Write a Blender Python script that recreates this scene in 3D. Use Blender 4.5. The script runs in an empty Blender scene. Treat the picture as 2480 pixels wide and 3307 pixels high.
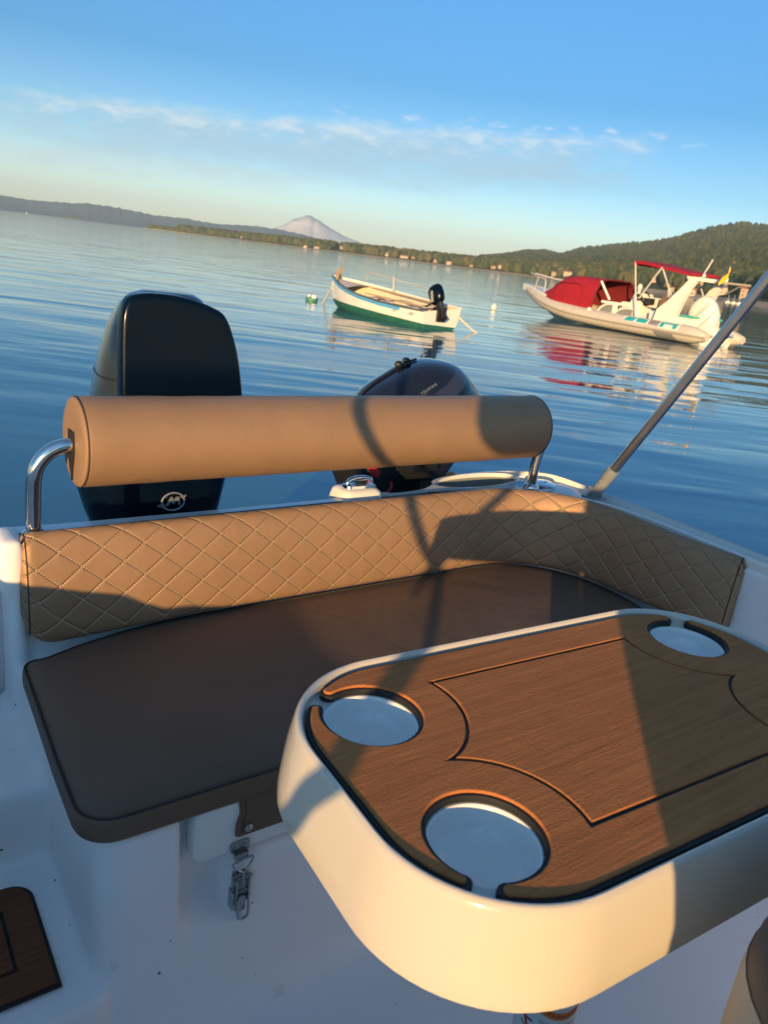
import bpy, bmesh, math, random
import numpy as np
from mathutils import Vector, Matrix, Quaternion
random.seed(7); rng = np.random.default_rng(11)
R = math.radians
sc = bpy.context.scene
col = sc.collection
YAW = R(37.1)                 # heading of our own boat: local x = to port, local y = aft
SUN_TRAVEL = R(42.5)          # direction the light travels, in the boat's frame
SUN_EL = R(7.8)

# ------------------------------------------------------------------ helpers
def smooth_poly(pts, n=8, closed=False):
    """Catmull-Rom through the points."""
    P = [Vector(p) for p in pts]; out = []
    m = len(P); segs = m if closed else m - 1
    for i in range(segs):
        p0 = P[(i-1) % m] if closed or i > 0 else P[0]*2 - P[1]
        p1 = P[i]; p2 = P[(i+1) % m]
        p3 = P[(i+2) % m] if closed or i+2 < m else P[-1]*2 - P[-2]
        for k in range(n):
            t = k/n
            out.append(0.5*((2*p1) + (p2-p0)*t + (2*p0-5*p1+4*p2-p3)*t*t + (3*p1-p0-3*p2+p3)*t**3))
    if not closed: out.append(P[-1])
    return out

def rrect(hx, hy, r, n=10, cx=0, cy=0):
    out = []
    for sx, sy, a0 in ((1,1,0),(-1,1,90),(-1,-1,180),(1,-1,270)):
        for k in range(n+1):
            a = R(a0 + 90*k/n)
            out.append((cx+sx*(hx-r)+r*math.cos(a), cy+sy*(hy-r)+r*math.sin(a)))
    return out

class MB:
    def __init__(s): s.v=[]; s.f=[]; s.mi=[]; s.uv={}
    def add(s, verts, faces, mi=0):
        b=len(s.v); s.v += [tuple(v) for v in verts]
        for f in faces: s.f.append([b+i for i in f]); s.mi.append(mi)
        return b
    def box(s, x0,x1,y0,y1,z0,z1, mi=0):
        s.add([(x0,y0,z0),(x1,y0,z0),(x1,y1,z0),(x0,y1,z0),(x0,y0,z1),(x1,y0,z1),(x1,y1,z1),(x0,y1,z1)],
              [(0,3,2,1),(4,5,6,7),(0,1,5,4),(1,2,6,5),(2,3,7,6),(3,0,4,7)], mi); return s
    def obox(s, c, ax, ay, az, mi=0):
        c=Vector(c); ax=Vector(ax); ay=Vector(ay); az=Vector(az)
        V=[c+i*ax+j*ay+k*az for k in(-1,1) for j in(-1,1) for i in(-1,1)]
        s.add(V,[(0,2,3,1),(4,5,7,6),(0,1,5,4),(1,3,7,5),(3,2,6,7),(2,0,4,6)],mi); return s
    def loft(s, rings, cap0=True, cap1=True, mi=0, closed=True):
        n=len(rings[0]); b=len(s.v)
        for r in rings: s.v += [tuple(p) for p in r]
        for i in range(len(rings)-1):
            for j in range(n if closed else n-1):
                k=(j+1)%n
                s.f.append([b+i*n+j,b+i*n+k,b+(i+1)*n+k,b+(i+1)*n+j]); s.mi.append(mi)
        if cap0: s.f.append([b+j for j in reversed(range(n))]); s.mi.append(mi)
        if cap1: s.f.append([b+(len(rings)-1)*n+j for j in range(n)]); s.mi.append(mi)
        return s
    def tube(s, path, r, n=14, mi=0, cap=True):
        P=[Vector(p) for p in path]; rr = r if isinstance(r,(list,tuple)) else [r]*len(P)
        t=(P[1]-P[0]).normalized(); u=t.orthogonal().normalized(); rings=[]
        for i,p in enumerate(P):
            if i==0: nt=(P[1]-P[0]).normalized()
            elif i==len(P)-1: nt=(P[-1]-P[-2]).normalized()
            else: nt=((P[i+1]-p).normalized()+(p-P[i-1]).normalized()).normalized()
            q=t.rotation_difference(nt); u=q@u; t=nt; w=t.cross(u)
            rings.append([p+rr[i]*(math.cos(2*math.pi*k/n)*u+math.sin(2*math.pi*k/n)*w) for k in range(n)])
        return s.loft(rings,cap,cap,mi)
    def lathe(s, prof, o=(0,0,0), axis='z', n=32, mi=0, cap0=False, cap1=False):
        rings=[]
        for r,h in prof:
            ring=[]
            for k in range(n):
                a=2*math.pi*k/n; c,d=r*math.cos(a),r*math.sin(a)
                p={'z':(c,d,h),'x':(h,c,d),'y':(d,h,c)}[axis]
                ring.append((o[0]+p[0],o[1]+p[1],o[2]+p[2]))
            rings.append(ring)
        return s.loft(rings,cap0,cap1,mi)
    def ball(s, c, r, n=12, m=8, sc_=(1,1,1), mi=0):
        return s.lathe_at(c,[(r*math.sin(math.pi*i/m),-r*math.cos(math.pi*i/m)) for i in range(m+1)],n,sc_,mi)
    def lathe_at(s,c,prof,n,sc_,mi):
        rings=[[(c[0]+sc_[0]*max(r,1e-5)*math.cos(2*math.pi*k/n),c[1]+sc_[1]*max(r,1e-5)*math.sin(2*math.pi*k/n),c[2]+sc_[2]*h) for k in range(n)] for r,h in prof]
        return s.loft(rings,False,False,mi)
    def xform(s, fn): s.v=[tuple(fn(Vector(p))) for p in s.v]; return s
    def mesh(s, name, mats, base=(0,0,0), sharp=35, weld=False):
        me=bpy.data.meshes.new(name)
        b=Vector(base)
        me.from_pydata([tuple(Vector(p)-b) for p in s.v],[],s.f)
        for m in (mats if isinstance(mats,(list,tuple)) else [mats]): me.materials.append(m)
        me.polygons.foreach_set('material_index',s.mi)
        if weld:
            bm=bmesh.new(); bm.from_mesh(me); bmesh.ops.remove_doubles(bm,verts=bm.verts,dist=1e-5)
            bmesh.ops.recalc_face_normals(bm,faces=bm.faces); bm.to_mesh(me); bm.free()
        else:
            bm=bmesh.new(); bm.from_mesh(me); bmesh.ops.recalc_face_normals(bm,faces=bm.faces); bm.to_mesh(me); bm.free()
        finish(me,sharp); return me

def finish(me, sharp=35):
    me.polygons.foreach_set('use_smooth',[True]*len(me.polygons))
    if sharp<180: me.set_sharp_from_angle(angle=R(sharp))
    me.update()

BASE={}
def tag(o,label,cat,group=None):
    o['label']=label; o['category']=cat
    if group: o['group']=group
    return o
class Frame:
    def __init__(s,o,rot): s.o=Vector(o); s.rot=rot; s.M=Matrix.Translation(s.o)@Matrix.Rotation(rot,4,'Z')
BOAT=Frame((0,0,0),YAW); WORLD=Frame((0,0,0),0)
def thing(name,label,cat,base,frame=BOAT,group=None):
    o=bpy.data.objects.new(name,None); col.objects.link(o); o.empty_display_size=.1
    o.matrix_world=frame.M@Matrix.Translation(base); BASE[o]=Vector(base)
    return tag(o,label,cat,group)
def link(me,name,parent=None,frame=None,base=(0,0,0)):
    o=bpy.data.objects.new(name,me); col.objects.link(o)
    if parent is not None: o.parent=parent; BASE[o]=BASE[parent]
    else: o.matrix_world=frame.M@Matrix.Translation(base); BASE[o]=Vector(base)
    return o
def part(parent,name,mb,mats,sharp=35,weld=False):
    return link(mb.mesh(name,mats,BASE[parent],sharp,weld),name,parent)
def solo(name,mb,mats,label,cat,frame=BOAT,base=(0,0,0),group=None,sharp=35):
    o=link(mb.mesh(name,mats,base,sharp),name,None,frame,base); return tag(o,label,cat,group)
def struct(name,me,frame=WORLD,kind='structure'):
    o=link(me,name,None,frame); o['kind']=kind; return o

def flat_curve(splines, extrude, bevel, res=2, offset=None):
    """filled 2D outline with holes -> mesh with a chamfered/rounded edge, centred on z=0."""
    cu=bpy.data.curves.new('outline','CURVE'); cu.dimensions='2D'; cu.fill_mode='BOTH'
    cu.extrude=extrude; cu.bevel_depth=bevel; cu.bevel_resolution=res; cu.offset=-bevel if offset is None else offset
    for pts in splines:
        sp=cu.splines.new('POLY'); sp.points.add(len(pts)-1); sp.use_cyclic_u=True
        for i,p in enumerate(pts): sp.points[i].co=(p[0],p[1],0,1)
    return curve_mesh(cu)
def curve_mesh(cu):
    ob=bpy.data.objects.new('outline',cu); col.objects.link(ob)
    dg=bpy.context.evaluated_depsgraph_get(); dg.update()
    me=bpy.data.meshes.new_from_object(ob.evaluated_get(dg)); 
    bpy.data.objects.remove(ob); bpy.data.curves.remove(cu); return me
def text_mesh(t,size,extrude=.0004):
    cu=bpy.data.curves.new('lettering','FONT'); cu.body=t; cu.size=size; cu.extrude=extrude; cu.align_x='CENTER'
    return curve_mesh(cu)
def me_to_mb(me,fn=None,mb=None,mi=0):
    mb=mb or MB(); fn=fn or (lambda p:p)
    mb.add([fn(v.co) for v in me.vertices],[list(p.vertices) for p in me.polygons],mi)
    bpy.data.meshes.remove(me); return mb

# ------------------------------------------------------------------ materials
def mat(name): 
    m=bpy.data.materials.new(name); m.use_nodes=True; nt=m.node_tree
    return m,nt,nt.nodes['Principled BSDF']
def N(nt,t,**kw):
    n=nt.nodes.new(t)
    for k,v in kw.items():
        if k.startswith('i_'): n.inputs[int(k[2:]) if k[2:].isdigit() else k[2:].replace('_',' ')].default_value=v
        else: setattr(n,k,v)
    return n
def L(nt,a,b): nt.links.new(a,b)
def ramp(nt,fac,stops):
    r=nt.nodes.new('ShaderNodeValToRGB'); e=r.color_ramp.elements
    while len(e)<len(stops): e.new(.5)
    for el,(p,c) in zip(e,stops): el.position=p; el.color=(*c,1) if len(c)==3 else c
    L(nt,fac,r.inputs[0]); return r
def coords(nt,scale=(1,1,1),kind='Object',rot=(0,0,0)):
    tc=nt.nodes.new('ShaderNodeTexCoord'); mp=nt.nodes.new('ShaderNodeMapping')
    mp.inputs['Scale'].default_value=scale; mp.inputs['Rotation'].default_value=rot
    L(nt,tc.outputs[kind],mp.inputs[0]); return mp.outputs[0]
def noise(nt,vec,scale,detail=4,rough=.55,dist=0):
    n=nt.nodes.new('ShaderNodeTexNoise'); n.inputs['Scale'].default_value=scale; n.inputs['Detail'].default_value=detail
    n.inputs['Roughness'].default_value=rough; n.inputs['Distortion'].default_value=dist; L(nt,vec,n.inputs['Vector']); return n.outputs['Fac']
def math_(nt,op,a,b=None,c=None):
    n=nt.nodes.new('ShaderNodeMath'); n.operation=op
    for i,x in enumerate((a,b,c)):
        if x is None: continue
        if isinstance(x,(int,float)): n.inputs[i].default_value=x
        else: L(nt,x,n.inputs[i])
    return n.outputs[0]
def bump(nt,b,h,dist,strength=1.0,chain=None):
    n=nt.nodes.new('ShaderNodeBump'); n.inputs['Distance'].default_value=dist; n.inputs['Strength'].default_value=strength
    L(nt,h,n.inputs['Height'])
    if chain is not None: L(nt,chain,n.inputs['Normal'])
    if b is not None: L(nt,n.outputs[0],b.inputs['Normal'])
    return n.outputs[0]
def simple(name,c,rough=.5,metal=0,var=.08,scale=8,coat=0,bumps=None,spec=.5):
    m,nt,b=mat(name); v=coords(nt); f=noise(nt,v,scale)
    r=ramp(nt,f,[(.3,tuple(x*(1-var) for x in c)),(.7,tuple(min(1,x*(1+var)) for x in c))])
    L(nt,r.outputs[0],b.inputs['Base Color']); b.inputs['Roughness'].default_value=rough; b.inputs['Metallic'].default_value=metal
    b.inputs['Coat Weight'].default_value=coat; b.inputs['Coat Roughness'].default_value=.05; b.inputs['Specular IOR Level'].default_value=spec
    rr=noise(nt,v,scale*3); L(nt,math_(nt,'MULTIPLY_ADD',rr,rough*.5,rough*.75),b.inputs['Roughness'])
    if bumps: bump(nt,b,noise(nt,v,bumps[0]),bumps[1])
    return m

# glossy white gelcoat with faint scuffs
def gelcoat(name,c=(.80,.79,.75),spots=0.0,rough=.16):
    coat=0 if spots else .35
    m,nt,b=mat(name); v=coords(nt)
    f=noise(nt,v,3,5); r=ramp(nt,f,[(.3,tuple(x*.955 for x in c)),(.75,c)])
    last=r.outputs[0]
    if spots:
        vo=N(nt,'ShaderNodeTexVoronoi',i_Scale=42.0); L(nt,v,vo.inputs['Vector'])
        sep=nt.nodes.new('ShaderNodeSeparateColor'); L(nt,vo.outputs['Color'],sep.inputs[0])
        keep=math_(nt,'GREATER_THAN',sep.outputs[0],1-spots)
        rad=math_(nt,'MULTIPLY_ADD',sep.outputs[1],.10,.035)
        ring=math_(nt,'LESS_THAN',math_(nt,'ADD',vo.outputs['Distance'],math_(nt,'MULTIPLY',noise(nt,v,260,2),.10)),math_(nt,'ADD',rad,.05))
        mx=N(nt,'ShaderNodeMix',data_type='RGBA'); L(nt,math_(nt,'MULTIPLY',keep,ring),mx.inputs[0])
        L(nt,last,mx.inputs[6]); mx.inputs[7].default_value=(.10,.085,.07,1); last=mx.outputs[2]
        vo2=N(nt,'ShaderNodeTexVoronoi',i_Scale=11.0); L(nt,v,vo2.inputs['Vector'])
        sep2=nt.nodes.new('ShaderNodeSeparateColor'); L(nt,vo2.outputs['Color'],sep2.inputs[0])
        stain=math_(nt,'MULTIPLY',math_(nt,'GREATER_THAN',sep2.outputs[0],.62),
              math_(nt,'LESS_THAN',math_(nt,'ADD',vo2.outputs['Distance'],math_(nt,'MULTIPLY',noise(nt,v,120,4),.22)),.23))
        mx2=N(nt,'ShaderNodeMix',data_type='RGBA'); L(nt,math_(nt,'MULTIPLY',stain,.16),mx2.inputs[0]); L(nt,last,mx2.inputs[6])
        mx2.inputs[7].default_value=(.34,.30,.24,1); last=mx2.outputs[2]
    L(nt,last,b.inputs['Base Color'])
    L(nt,math_(nt,'MULTIPLY_ADD',noise(nt,v,14,6,.7),rough*.9,rough*.5),b.inputs['Roughness'])
    b.inputs['Coat Weight'].default_value=coat; b.inputs['Coat Roughness'].default_value=.06
    bump(nt,b,noise(nt,v,4.5,2),.0012)
    return m
# vinyl upholstery; quilt=True adds a stitched diamond pattern laid out in UV (metres along / across)
def vinyl(name,c=(.335,.206,.118),quilt=False,rough=.52,metal=.26):
    m,nt,b=mat(name); v=coords(nt)
    f=noise(nt,v,5,3); f2=noise(nt,v,900,2)
    r=ramp(nt,f,[(.3,tuple(x*.93 for x in c)),(.7,tuple(x*1.05 for x in c))])
    last=r.outputs[0]
    grain=N(nt,'ShaderNodeTexVoronoi',i_Scale=700.0); L(nt,v,grain.inputs['Vector'])
    n1=bump(nt,None,grain.outputs['Distance'],.00035,.55)
    n1=bump(nt,None,noise(nt,v,16,3),.0016,1,n1); n1=bump(nt,None,noise(nt,v,4.5,3,.5,.8),.0045,1,n1)
    vo=N(nt,'ShaderNodeTexVoronoi',i_Scale=46.0); L(nt,v,vo.inputs['Vector']); sp_v=nt.nodes.new('ShaderNodeSeparateColor'); L(nt,vo.outputs['Color'],sp_v.inputs[0])
    fleck=math_(nt,'MULTIPLY',math_(nt,'GREATER_THAN',sp_v.outputs[0],.965),math_(nt,'LESS_THAN',vo.outputs['Distance'],.05))
    mxf=N(nt,'ShaderNodeMix',data_type='RGBA'); L(nt,math_(nt,'MULTIPLY',fleck,.6),mxf.inputs[0]); L(nt,last,mxf.inputs[6]); mxf.inputs[7].default_value=(.6,.52,.42,1); last=mxf.outputs[2]
    if quilt:
        tc=nt.nodes.new('ShaderNodeTexCoord'); sp=nt.nodes.new('ShaderNodeSeparateXYZ'); L(nt,tc.outputs['UV'],sp.inputs[0])
        U=math_(nt,'DIVIDE',sp.outputs[0],.0835); V=math_(nt,'DIVIDE',sp.outputs[1],.066)
        hs=[];ds=[]
        for sgn in (1,-1):
            a=math_(nt,'ADD',U,math_(nt,'MULTIPLY',V,sgn))
            d=math_(nt,'ABSOLUTE',math_(nt,'SUBTRACT',math_(nt,'FRACT',math_(nt,'ADD',a,.5)),.5))   # 0 on the seam
            along=math_(nt,'SUBTRACT',U,math_(nt,'MULTIPLY',V,sgn))
            hs.append(d); ds.append(math_(nt,'GREATER_THAN',math_(nt,'FRACT',math_(nt,'MULTIPLY',along,9.0)),.28))
        d=math_(nt,'MINIMUM',hs[0],hs[1])
        pil=math_(nt,'POWER',math_(nt,'MINIMUM',math_(nt,'MULTIPLY',d,2.6),1.0),.42)       # puffy cell
        groove=math_(nt,'SMOOTH_MIN',math_(nt,'MULTIPLY',d,14),1.0,.2)
        st=math_(nt,'MAXIMUM',math_(nt,'MULTIPLY',math_(nt,'LESS_THAN',hs[0],.030),ds[0]),math_(nt,'MULTIPLY',math_(nt,'LESS_THAN',hs[1],.030),ds[1]))
        n1=bump(nt,None,pil,.0011,1,n1)
        n1=bump(nt,None,groove,.0014,1,n1)
        n1=bump(nt,None,st,.0012,1,n1)
        mx=N(nt,'ShaderNodeMix',data_type='RGBA'); L(nt,st,mx.inputs[0]); L(nt,last,mx.inputs[6]); mx.inputs[7].default_value=(.56,.40,.25,1); last=mx.outputs[2]
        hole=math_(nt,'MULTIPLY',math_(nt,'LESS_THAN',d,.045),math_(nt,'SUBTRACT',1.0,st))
        mx=N(nt,'ShaderNodeMix',data_type='RGBA'); L(nt,math_(nt,'MULTIPLY',hole,.6),mx.inputs[0]); L(nt,last,mx.inputs[6]); mx.inputs[7].default_value=(.14,.075,.035,1); last=mx.outputs[2]  # seam groove's shadow painted as a dark line between the stitches
    L(nt,n1,b.inputs['Normal']); L(nt,last,b.inputs['Base Color'])
    L(nt,math_(nt,'MULTIPLY_ADD',f2,.2,rough-.1),b.inputs['Roughness']); b.inputs['Specular IOR Level'].default_value=.22; b.inputs['Metallic'].default_value=metal
    b.inputs['Sheen Weight'].default_value=.0
    return m
def teak_foam(name,c=(.43,.160,.055)):
    m,nt,b=mat(name)
    v=coords(nt,(1,1,1)); vs=coords(nt,(4,130,30)); vf=coords(nt,(26,420,60))
    f=noise(nt,vs,1.0,5,.7); g=noise(nt,vf,1.0,3,.7); k=noise(nt,v,380,3,.7); blot=noise(nt,v,9,4)
    s=math_(nt,'ADD',math_(nt,'MULTIPLY',f,.6),math_(nt,'ADD',math_(nt,'MULTIPLY',g,.3),math_(nt,'MULTIPLY',blot,.25)))
    r=ramp(nt,s,[(.36,tuple(x*.72 for x in c)),(.56,c),(.76,tuple(x*1.3 for x in c))])
    L(nt,r.outputs[0],b.inputs['Base Color']); b.inputs['Roughness'].default_value=.85; b.inputs['Specular IOR Level'].default_value=.08
    h=math_(nt,'ADD',math_(nt,'MULTIPLY',f,.45),math_(nt,'ADD',math_(nt,'MULTIPLY',g,.5),math_(nt,'MULTIPLY',k,.55)))
    bump(nt,b,h,.0016); return m
def metal_polish(name,c=(.78,.77,.74),rough=.1):
    m,nt,b=mat(name); v=coords(nt,(1,1,.15)); b.inputs['Metallic'].default_value=1
    r=ramp(nt,noise(nt,v,40,5),[(.3,tuple(x*.85 for x in c)),(.7,c)]); L(nt,r.outputs[0],b.inputs['Base Color'])
    L(nt,math_(nt,'MULTIPLY_ADD',noise(nt,v,220,4,.7),rough*1.2,rough*.4),b.inputs['Roughness']); return m

GEL=gelcoat('gelcoat'); GELF=gelcoat('gelcoat_floor',(.86,.845,.82),spots=.16,rough=.42); GELT=gelcoat('gelcoat_table',(.57,.525,.44),rough=.1)
VIN=vinyl('tan_vinyl'); VINQ=vinyl('tan_vinyl_quilted',quilt=True); VINS=vinyl('taupe_vinyl_seat',(.145,.096,.064),rough=.5,metal=0)
TEAK=teak_foam('teak_foam'); TEAKD=teak_foam('teak_foam_dark',(.16,.062,.03))
BLACK=simple('black_foam',(.012,.012,.012),.7,bumps=(500,.0006)); STITCH=simple('dark_thread',(.03,.026,.022),.8)
STEEL=metal_polish('polished_steel'); CHROME=metal_polish('chrome',(.85,.86,.88),.05); ALU=simple('anodised_tube',(.50,.50,.51),.34,metal=1,var=.05,scale=3); ZINC=metal_polish('zinc_latch',(.42,.44,.45),.25)
NAVY=simple('outboard_black',(.0012,.005,.014),.2,coat=.04,var=.2,spec=.2); NAVYG=simple('outboard_side',(.006,.009,.016),.16,coat=.6,var=.25)
MATTE=simple('black_plastic',(.012,.013,.015),.45,var=.2); GREYP=simple('grey_paint',(.30,.31,.30),.5); SILVER=simple('silver_badge',(.45,.47,.5),.28,metal=.7)
GREY_FIT=simple('grey_nylon',(.23,.25,.27),.45); WELL=simple('well_grey',(.22,.24,.22),.55); RED=simple('red_cord',(.5,.015,.02),.45)
LABELW=simple('label_face',(.62,.66,.63),.4); ORANGE=simple('label_orange',(.80,.20,.02),.5); INK=simple('label_ink',(.05,.02,.02),.6); INKR=simple('label_red_ink',(.25,.05,.05),.6)
PEDM=simple('pedestal_grey',(.30,.34,.33),.4)

# ================================================================== OWN BOAT
boat=thing('motorboat','white fibreglass motorboat whose stern cockpit fills the foreground','boat',(.75,.3,0))
# moulded inner liner: blocks fused and softened into one moulding
def moulded(name,boxes,voxel,it,mats,cut=None):
    mb=MB()
    for b in boxes:
        mb.box(*b) if not isinstance(b,MB) else mb.add(b.v,b.f)
    me=mb.mesh(name,mats,BASE[boat])
    o=bpy.data.objects.new('tmp',me); col.objects.link(o)
    rm=o.modifiers.new('r','REMESH'); rm.mode='VOXEL'; rm.voxel_size=voxel
    sm=o.modifiers.new('s','SMOOTH'); sm.factor=.5; sm.iterations=it
    dg=bpy.context.evaluated_depsgraph_get(); dg.update()
    m2=bpy.data.meshes.new_from_object(o.evaluated_get(dg)); bpy.data.objects.remove(o)
    m2.name=name; finish(m2,180); return m2
prism=MB()   # draft-angled front of the seat box, fillet into the sole
prof=[(.80,.14),(.80,.250),(.845,.262),(.875,.30),(.905,.44),(.918,.60),(.920,.645),(1.5,.645),(1.5,.14)]
for x0_,dy_ in ((.292,0),(.276,.008),(.264,.020),(.256,.036)):
    pz_=MB(); pz_.loft([[(x,y+(dy_ if y<1.4 else 0),z) for y,z in prof] for x in (x0_,.388)]); prism.add(pz_.v,pz_.f)
prism2=MB(); prof2=[(.80,.14),(.80,.250),(.845,.262),(.875,.30),(.905,.425),(.955,.47),(.96,.645),(1.5,.645),(1.5,.14)]
prism2.loft([[(x,y,z) for y,z in prof2] for x in (.380,.485)])
prism3=MB(); prof3=[(.80,.14),(.80,.250),(.845,.262),(.875,.30),(.905,.44),(.918,.535),(.96,.545),(.96,.645),(1.5,.645),(1.5,.14)]
prism3.loft([[(x,y,z) for y,z in prof3] for x in (.478,1.86)])
liner=moulded('cockpit_liner',[prism,prism2,prism3,(-.35,1.86,-1.3,.86,.13,.25),
   (-.36,.262,.885,1.56,.13,.385),(-.36,.262,1.225,1.56,.13,.54),
   (.243,.275,1.458,1.56,.4,.90),(.230,.275,1.462,1.56,.805,.918),(.25,1.86,1.482,1.56,.3,.897),(1.80,1.868,-1.3,1.58,.13,.885)],.0075,26,GELF)
link(liner,'cockpit_liner',boat)
# locker lid in the seat front
lid=MB(); lid.loft([[(x,y,z) for x,z in rrect(.55-i,.052-i,.016,5,.955,.598)] for y,i in ((.95,0),(.924,0),(.919,.0025),(.917,.007))])
LID=part(boat,'locker_lid',lid,GEL,40)
# stern deck with the oval well, gunwales, raised cleat pad
deck_out=[(.242,1.478),(.242,1.552),(.262,1.562),(1.00,1.562),(1.06,1.60),(1.15,1.60),(1.20,1.566),(1.30,1.572),(1.36,1.60),(1.44,1.648),(1.54,1.672),(1.66,1.678),(1.76,1.66),(1.84,1.62),(1.872,1.56),(1.876,1.4),(1.876,.9),(1.868,.2),(1.82,-1.3),(1.76,-1.3),(1.80,.2),(1.806,.9),(1.806,1.2),(1.775,1.34),(1.70,1.44),(1.58,1.478)]
hole=[(1.545+.165*math.cos(2*math.pi*k/40)+.02*math.sin(2*math.pi*k/40),1.607+.056*math.sin(2*math.pi*k/40)) for k in range(40)]
dk=me_to_mb(flat_curve([smooth_poly([(x,y,0) for x,y in deck_out],3,True),hole],.010,.006,4),lambda p:(p.x,p.y,p.z+.893))
part(boat,'stern_deck',dk,GEL,60)
wl=MB(); wl.loft([[(x,y,z) for x,y in [( (h[0]-1.545)*s+1.545,(h[1]-1.606)*s+1.606) for h in hole]] for z,s in ((.897,1.0),(.86,.97),(.78,.9),(.775,.5))],False,True)
part(boat,'drain_well',wl,WELL,60)
nub=MB(); nub.loft([[(x,y,z) for x,y in rrect(.062-i,.045-i,.022,6,1.095,1.578)] for z,i in ((.88,-.004),(.905,0),(.922,.004),(.929,.012),(.931,.03))],True,True)
part(boat,'cleat_pad',nub,GEL,60)
cl=MB()
cl.loft([[(x,y,z) for x,y in rrect(.046-i,.020-i,.012,6,1.10,1.575)] for z,i in ((.930,0),(.937,.001),(.9395,.006))])
cl.tube(smooth_poly([(1.062,1.575,.936),(1.07,1.575,.950),(1.10,1.575,.955),(1.13,1.575,.950),(1.138,1.575,.936)],5),[.006]*20+[.006],10)
cl.box(1.085,1.115,1.562,1.588,.938,.951)
part(boat,'mooring_cleat',cl,CHROME,40)
fc=MB(); fc.lathe([(.001,.9115),(.012,.9115),(.0125,.9135),(.016,.9135),(.034,.912),(.039,.908),(.039,.899)],(1.742,1.528,0),'z',40)
fc.box(1.725,1.759,1.524,1.532,.9125,.9155)
part(boat,'filler_cap',fc,CHROME,40)
# outer hull
hull=MB()
def hsec(y,hb,keel): 
    return [(.74-hb,y,.885),(.74-hb-.01,y,.80),(.74-hb+.02,y,.30),(.74-hb+.10,y,.02),(.74,y,keel),(.74+hb-.10,y,.02),(.74+hb-.02,y,.30),(.74+hb+.01,y,.80),(.74+hb,y,.885)]
hull.loft([hsec(1.575,1.125,-.28),hsec(.9,1.13,-.28),hsec(.2,1.125,-.28),hsec(-1.3,1.07,-.27),hsec(-2.4,.75,-.2),hsec(-3.3,.12,.1)],False,False,closed=False)
hull.f.append(list(range(9))); hull.mi.append(0)
part(boat,'hull',hull,GEL,50)
# starboard gunwale (its top edge shades the seat)
gz=[(-3.0,1.0),(-1.3,.965),(0,.931),(.13,.928),(.284,.934),(.373,.924),(.457,.918),(.537,.921),(.593,.913),(.64,.926),(.682,.943),(.76,.948),(.825,.955),(1.0,.957),(1.56,.93)]
gw=MB(); gw.loft([[(-.372,y,.2),(-.372,y,z-.012),(-.378,y,z-.003),(-.40,y,z),(-.425,y,z-.003),(-.435,y,z-.015),(-.435,y,.2)] for y,z in gz])
part(boat,'starboard_gunwale',gw,GEL,50)
# teak-look step pad
pts=[(-.10,.938),(.210,.938)]+[(.210-.04+.04*math.cos(R(a)),1.172-.04+.04*math.sin(R(a))) for a in range(0,91,10)]+[(-.10,1.172)]
me=flat_curve([pts],.0015,.0002); sp=me_to_mb(me,lambda p:(p.x,p.y,p.z+.3895)); 
part(boat,'step_pad_base',sp,BLACK)
ins=lambda d:[(-.10,.938+d),(.210-d,.938+d)]+[(.210-.04+(.04-d*.7)*math.cos(R(a))-d*.3,1.172-.04+(.04-d*.7)*math.sin(R(a))-d*.3) for a in range(0,91,10)]+[(-.10,1.172-d)]
sqo=[(-.07,.99),(.158,.99),(.158,1.118),(-.07,1.118)]; sqi=[(-.065,.995),(.153,.995),(.153,1.113),(-.065,1.113)]
pad=me_to_mb(flat_curve([ins(.006),sqo],.0015,.0015),lambda p:(p.x,p.y,p.z+.393)); me_to_mb(flat_curve([sqi],.0015,.0015),lambda p:(p.x,p.y,p.z+.393),pad)
part(boat,'step_pad',pad,TEAKD,30)
# draw latch on the locker front
lt=MB()
lx=.4865
def tilt(p): return p
lt.loft([[(x,y,z) for x,z in rrect(.0165,.011,.006,4,lx-.003,.560)] for y in (.918,.9135)])
for dx in(-.010,.006): lt.lathe([(.0005,.9105),(.003,.911),(.0034,.9135)],(lx+dx-.001,0,.561),'y',10)
lt.obox((lx-.003,.910,.546),(.012,0,0),(0,.004,0),(0,0,.005))
tri=[(lx-.016,.905,.537),(lx+.014,.905,.540),(lx+.016,.904,.533),(lx+.003,.903,.514),(lx-.001,.903,.514),(lx-.017,.904,.530)]
lt.tube(smooth_poly(tri,4,True)+[smooth_poly(tri,4,True)[0]],.0019,8)
lt.tube([(lx+.001,.903,.515),(lx+.001,.903,.490)],.0026,8)
lt.box(lx-.013,lx-.0095,.899,.918,.440,.503); lt.box(lx+.010,lx+.0135,.899,.918,.452,.505); lt.box(lx-.0125,lx+.0125,.914,.9185,.436,.508)
lt.tube([(lx-.0165,.904,.500),(lx+.017,.904,.502)],.0036,10); lt.tube([(lx-.011,.903,.474),(lx+.011,.903,.476)],.003,10)
lt.box(lx-.019,lx-.016,.898,.914,.445,.482)
lp=[(lx-.009,.900,.462),(lx-.008,.896,.432),(lx-.003,.895,.423),(lx+.008,.895,.425),(lx+.011,.896,.436),(lx+.011,.900,.466)]
lt.tube(smooth_poly(lp,5),.0023,8); lt.obox((lx+.001,.904,.449),(.006,0,0),(0,.002,.001),(0,0,.014))
LT=thing('draw_latch','small zinc draw latch hanging on the white locker front below the seat snap','latch',(lx,.918,.43))
part(LT,'latch_body',lt,ZINC,30)

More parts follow.
